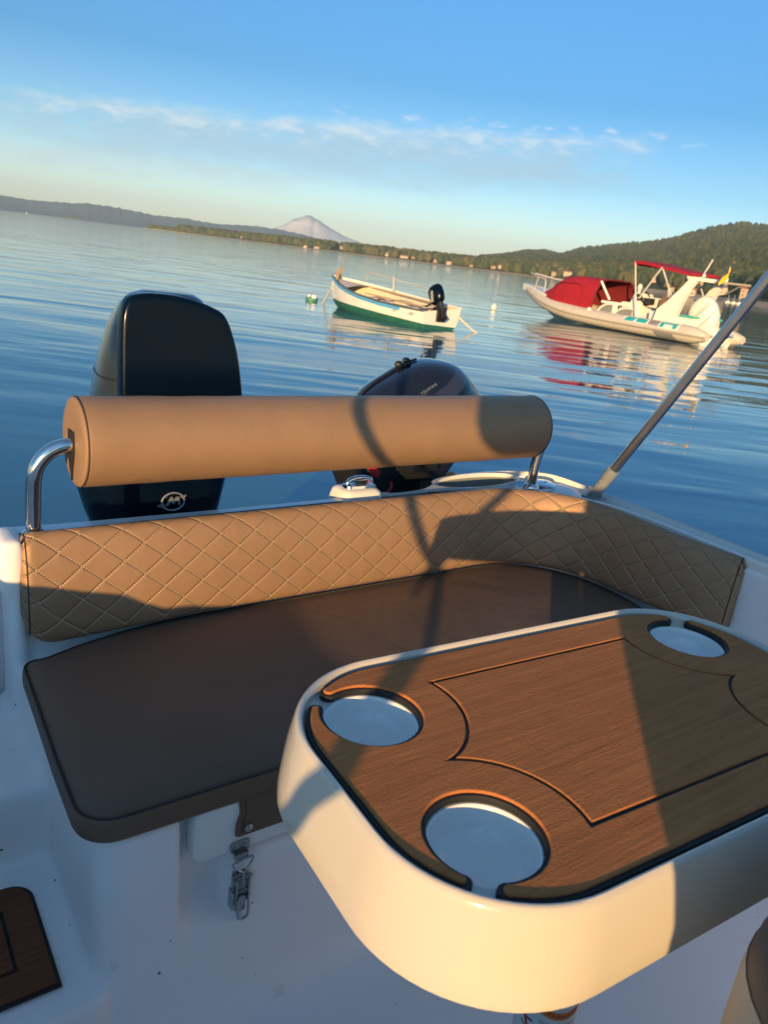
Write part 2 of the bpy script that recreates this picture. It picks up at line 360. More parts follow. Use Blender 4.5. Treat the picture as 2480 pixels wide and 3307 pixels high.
# ---------------------------------------------------------------- bench cushion
def outline_offset(P,d):
    n=len(P); out=[]
    for i in range(n):
        a=Vector(P[i-1]); b=Vector(P[(i+1)%n]); t=(b-a).normalized(); out.append((P[i][0]-t.y*d,P[i][1]+t.x*d))
    return out
def arc(cx,cy,r,a0,a1,n): return [(cx+r*math.cos(R(a0+(a1-a0)*k/n)),cy+r*math.sin(R(a0+(a1-a0)*k/n))) for k in range(n+1)]
so=[]
so+=arc(.291,.970,.058,180,270,10)                  # front left corner (counter clockwise from left)
so+=[(.4+.1*k,.912) for k in range(0,13)]
so+=arc(1.66,.96,.048,270,360,5)
so+=[(1.725,1.05),(1.738,1.15)]+arc(1.47,1.215,.268,0,90,12)
so+=[(1.35-.1*k,1.483) for k in range(0,8)]+[(.55,1.476),(.45,1.460),(.36,1.436),(.30,1.412)]
so+=arc(.278,1.38,.03,75,180,5)+[(.243,1.25),(.236,1.10)]
def densify(P,m=.03):
    out=[]
    for i in range(len(P)):
        a,b=Vector(P[i]),Vector(P[(i+1)%len(P)]); k=max(1,int((b-a).length/m))
        for j in range(k): q=a.lerp(b,j/k); out.append((q.x,q.y))
    return out
so=densify(so)
bench=thing('bench_cushion','dark taupe vinyl bench seat cushion across the stern','seat cushion',(1.0,1.2,.645))
cu=MB(); rings=[]
for d,z in ((.012,.647),(.003,.650),(0,.657),(-.001,.67),(0,.684),(.0025,.6895),(.005,.6905),(.0065,.6885),(.008,.6905),(.012,.695),(.020,.6990)):
    rings.append([(x,y,z) for x,y in outline_offset(so,d)])
RB_=rings[-1]
for s_,z in ((.965,.7012),(.92,.7030),(.8,.7042),(.5,.7046)): rings.append([(1.0+(x-1.0)*s_,1.2+(y-1.2)*s_,z) for x,y,_ in RB_])
cu.loft(rings,True,False); nb=len(cu.v); nr=len(so); cu.v.append((1.0,1.2,.7046)); cu.f+=[[nb-nr+k,nb-nr+(k+1)%nr,nb] for k in range(nr)]; cu.mi+=[0]*nr
part(bench,'seat_cushion',cu,VINS,50)
# top seam welt, front double stitch
sm_=MB(); ring=outline_offset(so,.0035); 
sm_.tube([(x,y,.6915) for x,y in ring]+[(*ring[0],.6915)],.0016,6,cap=False)
part(bench,'seam_welt',sm_,STITCH,60)
st=MB()
fr=[p for p in outline_offset(so,.0008)]
seg=[(x,y) for x,y in fr if y<.99 and x<1.68]
dist=0
for i in range(len(seg)-1):
    a,b=Vector(seg[i]),Vector(seg[i+1]); l=(b-a).length; k=max(1,int(l/.0065))
    for j in range(k):
        p=a.lerp(b,(j+.15)/k); q=a.lerp(b,(j+.75)/k); st.tube([(p.x,p.y,.6815),(q.x,q.y,.6815)],.0007,5)
part(bench,'front_stitching',st,STITCH,60)
fl=MB(); fp=[(.476,.655),(.4795,.625),(.4735,.606),(.4735,.584),(.480,.581),(1.50,.575),(1.52,.60),(1.515,.655)]
fl.loft([[(x,y-.0+ (0.004 if z>.64 else 0),z) for x,z in fp] for y in (.9165,.9125)])
part(bench,'snap_flap',fl,VINS,30)
fe=MB(); fe.tube([(.4865,.912,.652),(.4885,.912,.628),(.4835,.912,.606),(.4835,.912,.590)],.0006,5); part(bench,'flap_hem',fe,STITCH,60)
sn=MB(); sn.lathe([(.0003,.9075),(.004,.908),(.0072,.9095),(.0078,.912)],(.4945,0,.596),'y',20); part(bench,'snap_button',sn,ZINC,40)

# ---------------------------------------------------------------- quilted backrest
path=[(.262+.0495*k,1.442) for k in range(0,25)]
path=[(x,y) for x,y in path if x<1.44]+arc(1.448,1.19,.252,90,8,16)+[(1.705,1.15),(1.715,1.06),(1.735,.98),(1.757,.91),(1.768,.875)]
P=[Vector((x,y,0)) for x,y in path]
dense=[]; 
for i in range(len(P)-1):
    k=max(1,int((P[i+1]-P[i]).length/.012))
    for j in range(k): dense.append(P[i].lerp(P[i+1],j/k))
dense.append(P[-1])
def nrm(i):
    a=dense[max(0,i-3)]; b=dense[min(len(dense)-1,i+3)]; t=(b-a).normalized(); return Vector((-t.y,t.x,0))   # outward (aft / port)
slen=[0]
for i in range(1,len(dense)): slen.append(slen[-1]+(dense[i]-dense[i-1]).length)
tot=slen[-1]
prof=[(.075,0.0),(.03,0.0),(.010,.004),(.002,.02),(-.003,.06),(-.003,.16),(-.0005,.30),(.003,.45),(.008,.60),(.014,.73),(.020,.82),(.028,.90),(.037,.955),(.047,.985),(.058,1.0),(.069,.99),(.078,.95),(.082,.88),(.082,.5),(.08,.1)]
bk=MB(); rings=[]; uvs=[]
for i,p in enumerate(dense):
    s=slen[i]; e=tot-s; z0=.712; z1=.926-.020*max(0,(s-1.45)/(tot-1.45))
    r=.07
    if s<r: z0+=r-math.sqrt(max(0,r*r-(r-s)**2))
    r2=.022
    if s<r2: z1-=r2-math.sqrt(max(0,r2*r2-(r2-s)**2))
    if e<.02: z1-=.02-math.sqrt(max(0,.02**2-(.02-e)**2)); z0+=.5*(.02-math.sqrt(max(0,.02**2-(.02-e)**2)))
    pin=.016*(1-min(1,min(s,e)/.016))**2
    n=nrm(i); rings.append([]); z0-=.016*max(0,1-s/.4)
    for j,(o,h) in enumerate(prof):
        rings[-1].append(tuple(p+n*(o*.66+ (pin if o<.04 else -pin*.3))+Vector((0,0,z0+(z1-z0)*h))))
bk.loft(rings,True,True)
bme=bk.mesh('backrest_pad',VINQ,BASE[boat]*0+Vector((1.0,1.45,.71)),60)
uvl=bme.uv_layers.new(name='UVMap')
# arc length across the section for the quilting
acc=[0]
for a,b in zip(prof[:-1],prof[1:]): acc.append(acc[-1]+math.hypot(b[0]-a[0],(b[1]-a[1])*.214))
npf=len(prof)
for poly in bme.polygons:
    for li in poly.loop_indices:
        vi=bme.loops[li].vertex_index; i,j=divmod(vi,npf) if vi<npf*len(dense) else (0,0)
        uvl.data[li].uv=(slen[i]+.0125,acc[j]+.012)
backrest=thing('backrest_cushion','tan diamond quilted backrest cushion curving around the bench','cushion',(1.0,1.45,.71))
o=link(bme,'backrest_pad',backrest)
def edge_path(off,h):
    out=[]
    for i in range(0,len(dense)):
        out.append(tuple(Vector(rings[i][2])*(1-h)+Vector(rings[i][13])*h))
    return out
pp=MB(); pp.tube([Vector(rings[i][1])+Vector((0,0,-.001)) for i in range(6,len(dense)-2,2)],.0028,6); part(backrest,'bottom_piping',pp,STITCH,60)
for idx in (0,len(rings)-1):
    sgn=-1 if idx==0 else 1
    ring=[Vector(q) for q in rings[1 if idx==0 else len(rings)-2]]
    ep=MB(); ep.tube(ring[2:16],.0013,6); part(backrest,'end_piping',ep,STITCH,60)

# ---------------------------------------------------------------- bolster on posts
bol=thing('bolster_backrest','long tan cylindrical bolster held over the stern on two bent steel posts','bolster',(1.0,1.475,.90))
by,bz,br=1.482,1.10,.0868
PY=1.502
bb=MB(); n=48
def bring(x,r,dz=0): return [(x,by+r*math.cos(2*math.pi*k/n),bz+dz+r*math.sin(2*math.pi*k/n)) for k in range(n)]
bb.loft([bring(.366,.02),bring(.365,.05),bring(.366,.075),bring(.369,.0835),bring(.3715,.0858),bring(.374,.0852),bring(.3765,.0862)]+[bring(.380+.03*k,br*(1+.004*math.sin(k*1.7)+.003*math.sin(k*.6))) for k in range(41)]+[bring(1.588,.0862),bring(1.592,.0835),bring(1.596,.075),bring(1.598,.05)],True,True)
part(bol,'bolster_pad',bb,VIN,40)
for xx in (.3742,1.590):
    sw=MB(); sw.tube([Vector(p) for p in bring(xx,.0863)]+[Vector(bring(xx,.0863)[0])],.0011,6,cap=False); part(bol,'end_seam',sw,STITCH,60)
sl=MB(); sl.loft([[(x,y,z) for y,z in [(by-.016,bz+.022),(by+.02,bz+.022),(by+.022,bz-.03),(by+.006,bz-.06),(by-.002,bz-.075),(by-.010,bz-.052),(by-.018,bz-.022)]] for x in (.3625,.3655)]); part(bol,'post_slot',sl,BLACK)
lp=MB(); pth=[(.298,PY,.90),(.298,PY,.98),(.298,PY-.008,1.02)]+[(.298+.064*(1-math.cos(R(a))),PY-.009-.011*a/90,1.022+.072*math.sin(R(a))) for a in range(8,91,7)]+[(.40,by,1.0945)]
lp.tube(pth,.0142,20); part(bol,'post',lp,STEEL,60)
rp=MB(); rp.tube([(1.665,PY,.90),(1.665,PY,.98),(1.665,PY-.008,1.03)]+[(1.665-.050*(1-math.cos(R(a))),PY-.009-.011*a/90,1.032+.064*math.sin(R(a))) for a in range(8,91,7)]+[(1.58,by,1.0965)],.0142,20); part(bol,'post',rp,STEEL,60)
for x in (.298,1.665):
    f=MB(); f.lathe([(.0142,.922),(.0185,.9205),(.0225,.915),(.024,.908),(.024,.898)],(x,PY,0),'z',24); part(bol,'flange',f,STEEL,50)

# ---------------------------------------------------------------- table
TA=R(-3.3); TC=(.722,.462)
def T(u,v,z): c,s=math.cos(TA),math.sin(TA); return (TC[0]+u*c-v*s,TC[1]+u*s+v*c,z)
table=thing('cockpit_table','white moulded table with brown foam top and cup holders on a grey pedestal','table',(.722,.462,.25))
HX,HY=.383,.2165
tb=MB(); rings=[]
for d,z,r in ((.03,.935,.13),(.006,.930,.152),(.0005,.932,.155),(0,.936,.155),(.0015,.955,.155),(.004,.98,.153),(.007,1.0,.15),(.0095,1.013,.148),(.0115,1.0215,.146),(.0140,1.0258,.143),(.0165,1.0275,.141),(.0188,1.0268,.139),(.0208,1.0238,.137),(.0220,1.0190,.136),(.0228,1.0150,.135),(.0265,1.0137,.131)):
    rings.append([T(x,y,z) for x,y in rrect(HX-d,HY-d,r,16)])
tb.loft(rings,False,False)
rings=[]
for d,z,r in ((.03,.935,.13),(.034,.944,.122),(.04,.946,.115)): rings.append([T(x,y,z) for x,y in rrect(HX-d,HY-d,r,16)])
tb.loft(rings,False,True)
CUPS=[(-.273,.100),(-.273,-.101),(.273,.100),(.273,-.101)]
fl=flat_curve([rrect(HX-.0262,HY-.0262,.1312,16)]+[[(cx+.0525*math.cos(2*math.pi*k/48),cy+.0525*math.sin(2*math.pi*k/48)) for k in range(48)] for cx,cy in CUPS],0,0)
me_to_mb(fl,lambda p:T(p.x,p.y,1.0137),tb)
TOP=part(table,'table_top',tb,GELT,50)
for cx,cy in CUPS:
    c=MB(); prof_=[(.0535,1.0137),(.0520,1.0134),(.0510,1.0115),(.0498,1.006),(.0480,.999),(.0445,.991),(.039,.9845),(.030,.9795),(.018,.977),(.0005,.9762)]
    c.loft([[T(cx+r*math.cos(2*math.pi*k/48),cy+r*math.sin(2*math.pi*k/48),z) for k in range(48)] for r,z in prof_],False,False)
    part(table,'cup_holder',c,GEL,60)
def mat_outline(hx,hy,Rk,rc,ga=(36.5,57.5),gi=(33,69)):
    q=[]
    Kx,Ky=hx-Rk,hy-Rk; Cx,Cy=.273,.1005
    for a in np.linspace(0,ga[0],10): q.append((Kx+Rk*math.cos(R(a)),Ky+Rk*math.sin(R(a))))
    o=Vector(q[-1]); i=Vector((Cx+rc*math.cos(R(gi[0])),Cy+rc*math.sin(R(gi[0]))))
    def tip(o,i,sg):
        m=(o+i)/2; h=(i-o)/2; t=Vector((-h.y,h.x))*sg
        return [tuple(m-h*math.cos(R(a))+t*math.sin(R(a))*1.1) for a in (25,50,75,100,125,150)]
    q+=tip(o,i,-1)
    for a in np.linspace(gi[0],gi[1]-360,46): q.append((Cx+rc*math.cos(R(a)),Cy+rc*math.sin(R(a))))
    o2=Vector((Kx+Rk*math.cos(R(ga[1])),Ky+Rk*math.sin(R(ga[1])))); i2=Vector(q[-1])
    q+=tip(i2,o2,-1)
    for a in np.linspace(ga[1],90,10): q.append((Kx+Rk*math.cos(R(a)),Ky+Rk*math.sin(R(a))))
    Q2=[(-x,y) for x,y in reversed(q)]; Q3=[(-x,-y) for x,y in q]; Q4=[(x,-y) for x,y in reversed(q)]
    return q+Q2+Q3+Q4
def star(ra,yl):
    Cx,Cy=.273,.1005; q=[]
    dx=math.sqrt(ra*ra-Cy*Cy) if ra>Cy else 0
    a0=math.atan2(-Cy,-dx)   # cusp on the axis
    a1=math.atan2(yl-Cy,-math.sqrt(ra*ra-(yl-Cy)**2))
    a0%=2*math.pi; a1%=2*math.pi
    for k in range(25): a=a0+(a1-a0)*k/24; q.append((Cx+ra*math.cos(a),Cy+ra*math.sin(a)))
    # q runs from cusp (x axis) up to the long edge, first quadrant
    Q2=[(-x,y) for x,y in reversed(q)]; Q3=[(-x,-y) for x,y in q[1:]]; Q4=[(x,-y) for x,y in reversed(q)][:-1]
    return q+Q2+Q3+Q4
base_me=flat_curve([mat_outline(.3580,.1912,.1305,.0540,(38.0,56.0),(30,72.5))],.0034,.0004)
part(table,'mat_backing',me_to_mb(base_me,lambda p:T(p.x,p.y,p.z+1.0174)),BLACK)
mo=me_to_mb(flat_curve([mat_outline(.3535,.1867,.126,.0580),star(.1045,.1345)],.0003,.0018,3),lambda p:T(p.x,p.y,p.z+1.0222))
part(table,'foam_mat',mo,TEAK,30)
mi_=me_to_mb(flat_curve([star(.1085,.1300)],.0003,.0018,3),lambda p:T(p.x,p.y,p.z+1.0222))
part(table,'foam_centre',mi_,TEAK,30)
pe=MB(); pe.lathe([(.13,.25),(.13,.258),(.05,.266),(.039,.28),(.039,.96)],(.732,.458,0),'z',48,cap0=True); part(table,'pedestal',pe,PEDM,40)
# warning sticker round the pedestal
def cyl(u,z,r=.0413):   # u metres to the right as seen from the camera side
    a=math.atan2(-.462,-.722)+R(0)+(u-.012)/.0415
    return (.732+(r-.002)*math.cos(a),.458+(r-.002)*math.sin(a),z+.068)
def patch(mb,us,z0,z1,r,mi=0):
    b=len(mb.v)
    for u in us: mb.v.append(cyl(u,z0(u) if callable(z0) else z0,r)); mb.v.append(cyl(u,z1(u) if callable(z1) else z1,r))
    for i in range(len(us)-1): mb.f.append([b+2*i,b+2*i+2,b+2*i+3,b+2*i+1]); mb.mi.append(mi)
stk=MB(); us=list(np.linspace(-.040,.075,28)); patch(stk,us,.36,.60,.0417); 
STK=part(table,'warning_sticker',stk,LABELW,60)
ba=MB(); zc=lambda u:.512+ (u-.035)**2*6
patch(ba,list(np.linspace(-.012,.075,24)),lambda u:zc(u)-.0065,lambda u:zc(u)+.0065,.0420); part(STK,'orange_band',ba,ORANGE,60)
def wrap(t,size,u0,z,matl,nm,curve=None):
    me=text_mesh(t,size,0); mb=me_to_mb(me,lambda p:cyl(u0+p.x,z+p.y+((p.x+u0-.035)**2*9 if curve else 0),.0423)); return part(STK,nm,mb,matl,60)
wrap('WARNING',.0105,.035,.5085,INK,'lettering',True); wrap('CIRCULAR',.009,.045,.530,INKR,'lettering',True)
wrap('TO PREVENT INJURY',.006,.035,.494,INK,'lettering'); wrap('• DO NOT SIT ON',.008,.038,.481,INK,'lettering'); wrap('TABLE TOP',.008,.034,.470,INK,'lettering'); wrap('• WEIGHT LIMIT',.008,.036,.457,INK,'lettering')
fig=MB()
for a,b,r in (((-.038,.505),(-.030,.487),.0045),((-.030,.487),(-.018,.489),.0022),((-.046,.494),(-.038,.491),.0022),((-.03,.487),(-.024,.474),.0026),((-.024,.474),(-.014,.476),.002),((-.036,.476),(-.022,.469),.0018),((-.022,.469),(-.018,.458),.002),((-.046,.512),(-.042,.502),.0012)):
    d=Vector((b[0]-a[0],b[1]-a[1])).normalized(); nn=Vector((-d.y,d.x))*r
    A,B=Vector(a),Vector(b); q=[A+nn,A-nn,B-nn*.8,B+nn*.8]; fig.add([cyl(p.x+.016,p.y,.0423) for p in q],[(0,1,2,3)])
part(STK,'figure_symbol',fig,INKR,60)

# ---------------------------------------------------------------- helm seat (its rounded corner shows at lower right)
helm=thing('helm_seat','brown stitched helm seat with a cream edge at the lower right corner','helm seat',(.64,-.1,.25))
hx=[(x,y) for x,y in rrect(.30,.19,.115,10,.775,.004)]
sc_h=lambda s_:[((px-.775)*s_+.775,(py-.004)*s_+.004) for px,py in hx]
hs=MB(); hs.loft([[(x,y,z) for x,y in sc_h(s_)] for z,s_ in ((.62,.95),(.64,.99),(.70,1.0),(1.0,1.0),(1.02,.995))],True,False)
CREAM=vinyl('cream_vinyl',(.50,.40,.27),metal=0); part(helm,'side_panel',hs,CREAM,50)
ht=MB(); ht.loft([[(x,y,z) for x,y in sc_h(s_)] for z,s_ in ((1.018,.993),(1.034,.983),(1.046,.96),(1.051,.92),(1.052,.8))],False,True)
part(helm,'top_panel',ht,VINS,60)
hshade=MB()  # unseen board added behind the seat, left edge shaped to cast the table shadow
hshade.loft([[((x if x>.3 else x+dx),y,z) for x,y in rrect(.44,.032,.028,5,.49,-.20)] for z,dx in ((.60,-.055),(.965,-.055),(.98,.046),(1.05,.046),(1.10,.030),(1.13,.017),(1.165,.007),(1.20,.003),(1.235,.006),(1.25,.02))]); part(helm,'unseen_shade_board',hshade,CREAM,50)
hst=MB(); ring=densify(sc_h(.93),.004)
for i in range(0,len(ring)-1):
    a,b=Vector(ring[i]),Vector(ring[i+1])
    if i%3!=2: hst.tube([(a.x,a.y,1.0508),(b.x,b.y,1.0508)],.0013,5)
part(helm,'top_stitching',hst,STITCH,60)
hb=MB(); hb.loft([[(x,y,z) for x,y in rrect(.17,.14,.03,5,.64,-.1)] for z in (.25,.30,.6,.63)]); part(helm,'seat_base',hb,GEL,40)

# ---------------------------------------------------------------- bimini frame: port strut in view, starboard legs and rolled canvas behind the camera
bim=thing('awning_frame','aluminium awning pole rising from a grey hinge on the right gunwale','awning frame',(1.80,1.375,.90))
pd=Vector((0,-.351,.639)).normalized(); p0=Vector((1.80,1.375,.92))
pl=MB(); pl.tube([p0+pd*t for t in (.045,.3,.8,1.30)]+smooth_poly([p0+pd*1.36,p0+pd*1.55+Vector((-.02,-.03,-.01)),p0+pd*1.68+Vector((-.12,-.08,-.03)),p0+pd*1.72+Vector((-.40,-.10,-.03)),p0+pd*1.72+Vector((-1.0,-.10,-.02))],5),.0135,20); part(bim,'pole',pl,ALU,60)
hg=MB(); hg.tube([p0+pd*t for t in (.0,.02,.062,.066,.098,.10)],[.0145,.0165,.0170,.0185,.0185,.014],16)
hg.obox(p0+Vector((0,0,-.012)),(.028,0,0),(0,.024,0),(0,0,.0045)); 
for sx in(-.013,.013): hg.obox(p0+Vector((sx,0,.004)),(.003,0,0),(0,.014,0),(0,0,.016))
hg.tube([p0+Vector((-.020,0,.006)),p0+Vector((.020,0,.006))],.005,10); hg.tube([p0+pd*.055+Vector((-.022,0,0)),p0+pd*.055+Vector((.022,0,0))],.004,10)
part(bim,'hinge_fitting',hg,GREY_FIT,35)
A_=[(-.40,-.20,.93),(-.40,-.17,.973),(-.40,-.115,1.03),(-.40,-.047,1.115),(-.40,.0136,1.22),(-.40,.095,1.33),(-.40,.176,1.434),(-.40,.20,1.52),(-.40,.19,1.62),(-.40,.12,1.72)]
la=MB(); la.tube(smooth_poly(A_,6),.0135,12); part(bim,'leg',la,ALU,60)
B_=[(-.40,-.06,1.0),(-.40,-.13,1.08),(-.40,-.163,1.136),(-.40,-.23,1.207),(-.40,-.30,1.278),(-.40,-.40,1.39),(-.40,-.55,1.56)]
lb=MB(); lb.tube(smooth_poly(B_,6),.0135,12); part(bim,'leg',lb,ALU,60)
cv=MB()
cp=smooth_poly([(y,z) +(0,) for y,z in [(-.205,1.72),(-.205,1.56),(-.212,1.49),(-.232,1.44),(-.262,1.41),(-.31,1.392),(-.36,1.398),(-.41,1.425),(-.52,1.52),(-.62,1.62),(-.66,1.75),(-.5,1.82),(-.3,1.80)]],4,True)
cv.loft([[(x,(p.x+.42)*s-.42,(p.y-1.6)*s+1.6) for p in cp] for x,s in ((-.49,.6),(-.48,.85),(-.455,1.0),(-.345,1.0),(-.32,.85),(-.31,.6))])
CANV=simple('navy_canvas',(.03,.04,.08),.9); part(bim,'rolled_canvas',cv,CANV,50)

# ---------------------------------------------------------------- main outboard
om=thing('outboard_motor','large dark navy outboard engine with a round silver emblem behind the bolster','outboard engine',(.685,1.9,0))
secs=[(1.362,.615,.735,1.80,1.93),(1.350,.592,.760,1.78,2.02),(1.325,.571,.782,1.772,2.08),(1.27,.547,.806,1.762,2.16),(1.2,.527,.828,1.757,2.22),(1.1,.507,.848,1.755,2.27),(1.0,.495,.852,1.755,2.28),(.955,.49,.852,1.755,2.28)]
def esec(z,xl,xr,yf,yb,n=40,e=2.5):
    yb=yf+(yb-yf)*.72
    cx,cy,hx_,hy_=(xl+xr)/2,(yf+yb)/2,(xr-xl)/2,(yb-yf)/2; out=[]
    for k in range(n):
        a=2*math.pi*k/n; c,s=math.cos(a),math.sin(a)
        out.append((cx+hx_*abs(c)**(2/e)*(1 if c>0 else -1),cy+hy_*abs(s)**(2/e)*(1 if s>0 else -1),z))
    return out
def taper(P_): return [(.685+(x-.685)*(1-.42*max(0,(y-1.85)/.35)**1.2),y,z) for x,y,z in P_]
cw=MB(); cw.loft([taper(esec(*s)) for s in reversed(secs)]); CW=part(om,'cowling',cw,NAVYG,50)
lc=MB(); lc.loft([taper(esec(*s,e=3.4)) for s in [(.60,.56,.77,1.80,2.0),(.72,.525,.80,1.775,2.08),(.83,.482,.828,1.748,2.18),(.90,.462,.845,1.742,2.25),(.935,.46,.85,1.742,2.28),(.957,.47,.85,1.745,2.28)]]); part(om,'lower_cowling',lc,NAVY,50)
plate=[(.531,1.0),(.530,1.1),(.529,1.2),(.5295,1.265),(.532,1.315),(.542,1.345),(.556,1.357),(.58,1.363),(.605,1.365),(.65,1.364),(.70,1.356),(.74,1.344),(.766,1.332),(.780,1.315),(.792,1.29),(.808,1.241),(.818,1.19),(.826,1.131),(.831,1.06),(.832,1.0)]
pl_=smooth_poly([(x,z,0) for x,z in plate],3)
inner=[(.585,1.0),(.583,1.1),(.584,1.2),(.590,1.245),(.606,1.262),(.64,1.266),(.69,1.262),(.725,1.25),(.742,1.23),(.756,1.16),(.766,1.08),(.772,1.0)]
def Pl(y0,lean=.0): return lambda p:(p.x,y0-p.z+.045*max(0,(p.y-1.15))**1.0,p.y)
inn=smooth_poly([(x,z,0) for x,z in inner],3)
fp=me_to_mb(flat_curve([pl_],.010,.013,4),Pl(1.738)); part(om,'front_cover',fp,NAVY,50)
fi=me_to_mb(flat_curve([inn],.0008,.0016,2),Pl(1.7235)); part(om,'front_panel',fi,NAVY,50)
em=MB()
ex,ez,ey=.664,.872,1.7385
ey=1.736
rg=[(ex+.0285*math.cos(R(a)),ey,ez+.0225*math.sin(R(a))) for a in range(0,360,10)]; em.tube(rg+[rg[0]],.0026,8,cap=False)
def blade(pts): em.loft([[(ex+x,y,ez+z) for x,z in pts] for y in (ey+.002,ey-.003)])
blade([(-.0195,-.0095),(-.006,.0125),(-.0015,.0125),(-.0005,.002),(.0085,.0125),(.0135,.0125),(.0185,-.0095),(.0135,-.0095),(.0098,.0045),(.0010,-.0055),(-.0035,-.0055),(-.0048,.0035),(-.0135,-.0095)])
blade([(-.040,-.006),(-.022,-.004),(-.024,-.007),(-.040,-.0085)]); blade([(-.036,-.0105),(-.020,-.0085),(-.022,-.0115),(-.036,-.0125)]); blade([(.016,.0125),(.033,.0155),(.028,.0085),(.02,.008)])
part(om,'emblem',em,SILVER,30)
av=MB(); av.loft([[(x,y,z) for y,z in [(1.768,1.315),(1.80,1.325),(1.815,1.27),(1.80,1.235),(1.772,1.20)]] for x in (.5555,.5475)]); part(CW,'air_slot',av,MATTE,40)
csl=MB(); P2=[Vector(p) for p in taper(esec(1.155,.5175,.8385,1.756,2.245))]; csl.tube(P2+[P2[0]],.0022,6,cap=False); part(CW,'split_line',csl,MATTE,60)
leg=MB(); leg.loft([esec(z,.66-w,.66+w,1.80+dy,2.05-dy,24,2.6) for z,w,dy in ((.62,.09,0),(.3,.07,.01),(.0,.05,.03),(-.4,.035,.05))]); part(om,'leg',leg,NAVY,50)
br_=MB(); br_.box(.56,.76,1.575,1.80,.50,.76); part(om,'clamp_bracket',br_,MATTE)
lm=me_to_mb(text_mesh('5',.07,.001),lambda p:(.5205-.05*(1.12-(1.045+p.y))-p.z,1.945-p.x,1.045+p.y)); part(CW,'lettering',lm,SILVER)
# ---------------------------------------------------------------- small tilted outboard
ax=thing('spare_outboard','small black tilted outboard engine hung behind the right part of the bolster','outboard engine',(1.5,1.9,.4))
tr=Matrix.Rotation(R(38),3,'Y'); c0=Vector((1.545,1.90,1.03))
def W(p): return c0+tr@Vector(p)
OUT=[(1.318,1.095),(1.361,1.132),(1.415,1.163),(1.46,1.188),(1.51,1.206),(1.56,1.213),(1.61,1.211),(1.648,1.202),(1.68,1.183),(1.71,1.155),(1.745,1.124),(1.762,1.085),(1.755,1.03),(1.735,.975),(1.69,.91),(1.62,.862),(1.53,.845),(1.43,.86),(1.36,.91),(1.315,.98),(1.302,1.04)]
OUT=[(p.x,p.y) for p in smooth_poly([(x,z,0) for x,z in OUT],3,True)]
ac=MB(); rr=[]
for q in np.linspace(-1,1,17):
    f=max(.02,1-abs(q)**2.6)**.5; rr.append([(1.54+(x-1.54)*f+.02*q,1.92+.165*q,1.04+(z-1.04)*f-.02*(1-f)) for x,z in OUT])
ac.loft(rr)
SPK,nt,b=mat('speckled_cowl'); v=coords(nt); 
spk=math_(nt,'GREATER_THAN',noise(nt,v,300,3,.8),.66)
mx=N(nt,'ShaderNodeMix',data_type='RGBA'); L(nt,math_(nt,'MULTIPLY',spk,noise(nt,v,14,3)),mx.inputs[0]); 
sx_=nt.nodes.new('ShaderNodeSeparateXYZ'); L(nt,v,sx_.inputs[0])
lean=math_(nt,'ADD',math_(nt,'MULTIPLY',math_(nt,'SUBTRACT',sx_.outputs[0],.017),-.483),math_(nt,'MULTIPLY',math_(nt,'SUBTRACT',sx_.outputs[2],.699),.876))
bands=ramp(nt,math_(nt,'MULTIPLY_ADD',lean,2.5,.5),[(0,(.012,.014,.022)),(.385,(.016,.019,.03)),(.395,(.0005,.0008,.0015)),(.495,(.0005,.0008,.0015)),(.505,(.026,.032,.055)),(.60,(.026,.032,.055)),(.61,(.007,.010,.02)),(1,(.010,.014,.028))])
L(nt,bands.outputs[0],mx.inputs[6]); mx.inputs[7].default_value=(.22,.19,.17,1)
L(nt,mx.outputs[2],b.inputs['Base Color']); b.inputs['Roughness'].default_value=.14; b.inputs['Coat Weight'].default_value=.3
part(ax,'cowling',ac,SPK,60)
tx=me_to_mb(text_mesh('4-STROKE',.016,.0006),lambda p:(1.44+p.x*.80+p.y*.5,1.765-p.z+.02*p.x,1.152+p.x*.42-p.y*.6)); part(ax,'lettering',tx,SILVER)
bk_=MB(); bk_.tube([(x,1.93,z+.004) for x,z in OUT[0:13]],.004,8)
bk_.ball((1.447,1.93,1.192),.013,8,6,(1.3,1,.9)); bk_.ball((1.472,1.93,1.206),.011,8,6,(1.3,1,.8)); part(ax,'recoil_rim',bk_,MATTE,50)
bd=MB(); bd.loft([esec(*s) for s in [(.55,1.33,1.55,1.84,2.0),(.80,1.30,1.60,1.80,2.02),(.90,1.29,1.66,1.78,2.05),(.955,1.33,1.68,1.78,2.05)]]); part(ax,'motor_bracket',bd,MATTE,50)
ar=MB(); ar.obox((1.19,1.76,.875),(.05,0,-.10),(0,.018,0),(.024,0,.011)); part(ax,'tiller_arm',ar,MATTE,30)
ar=MB()
if 0: ar.obox((1.165,1.76,.915),(.022,0,-.05),(0,.018,0),(.026,0,.012)); ar.obox((1.215,1.78,.84),(.03,0,-.06),(0,.018,0),(.02,0,.01)); 
ar.obox((1.42,1.72,.925),(.06,.02,-.006),(0,.02,0),(.0,0,.012)); ar.obox((1.44,1.70,.945),(.035,.0,.006),(0,.015,0),(.0,0,.010)); part(ax,'clamp_arm',ar,MATTE,30)
MPG=simple('mount_green_grey',(.055,.065,.06),.5)
mp=MB(); mp.box(1.115,1.185,1.63,1.66,.62,.872); part(ax,'mount_plate',mp,MPG,30)
mp=MB(); mp.box(1.44,1.56,1.70,1.74,.60,.87); mp.obox((1.47,1.69,.84),(.05,0,.02),(0,.01,0),(0,0,.05)); part(ax,'mount_plate',mp,MPG,30)
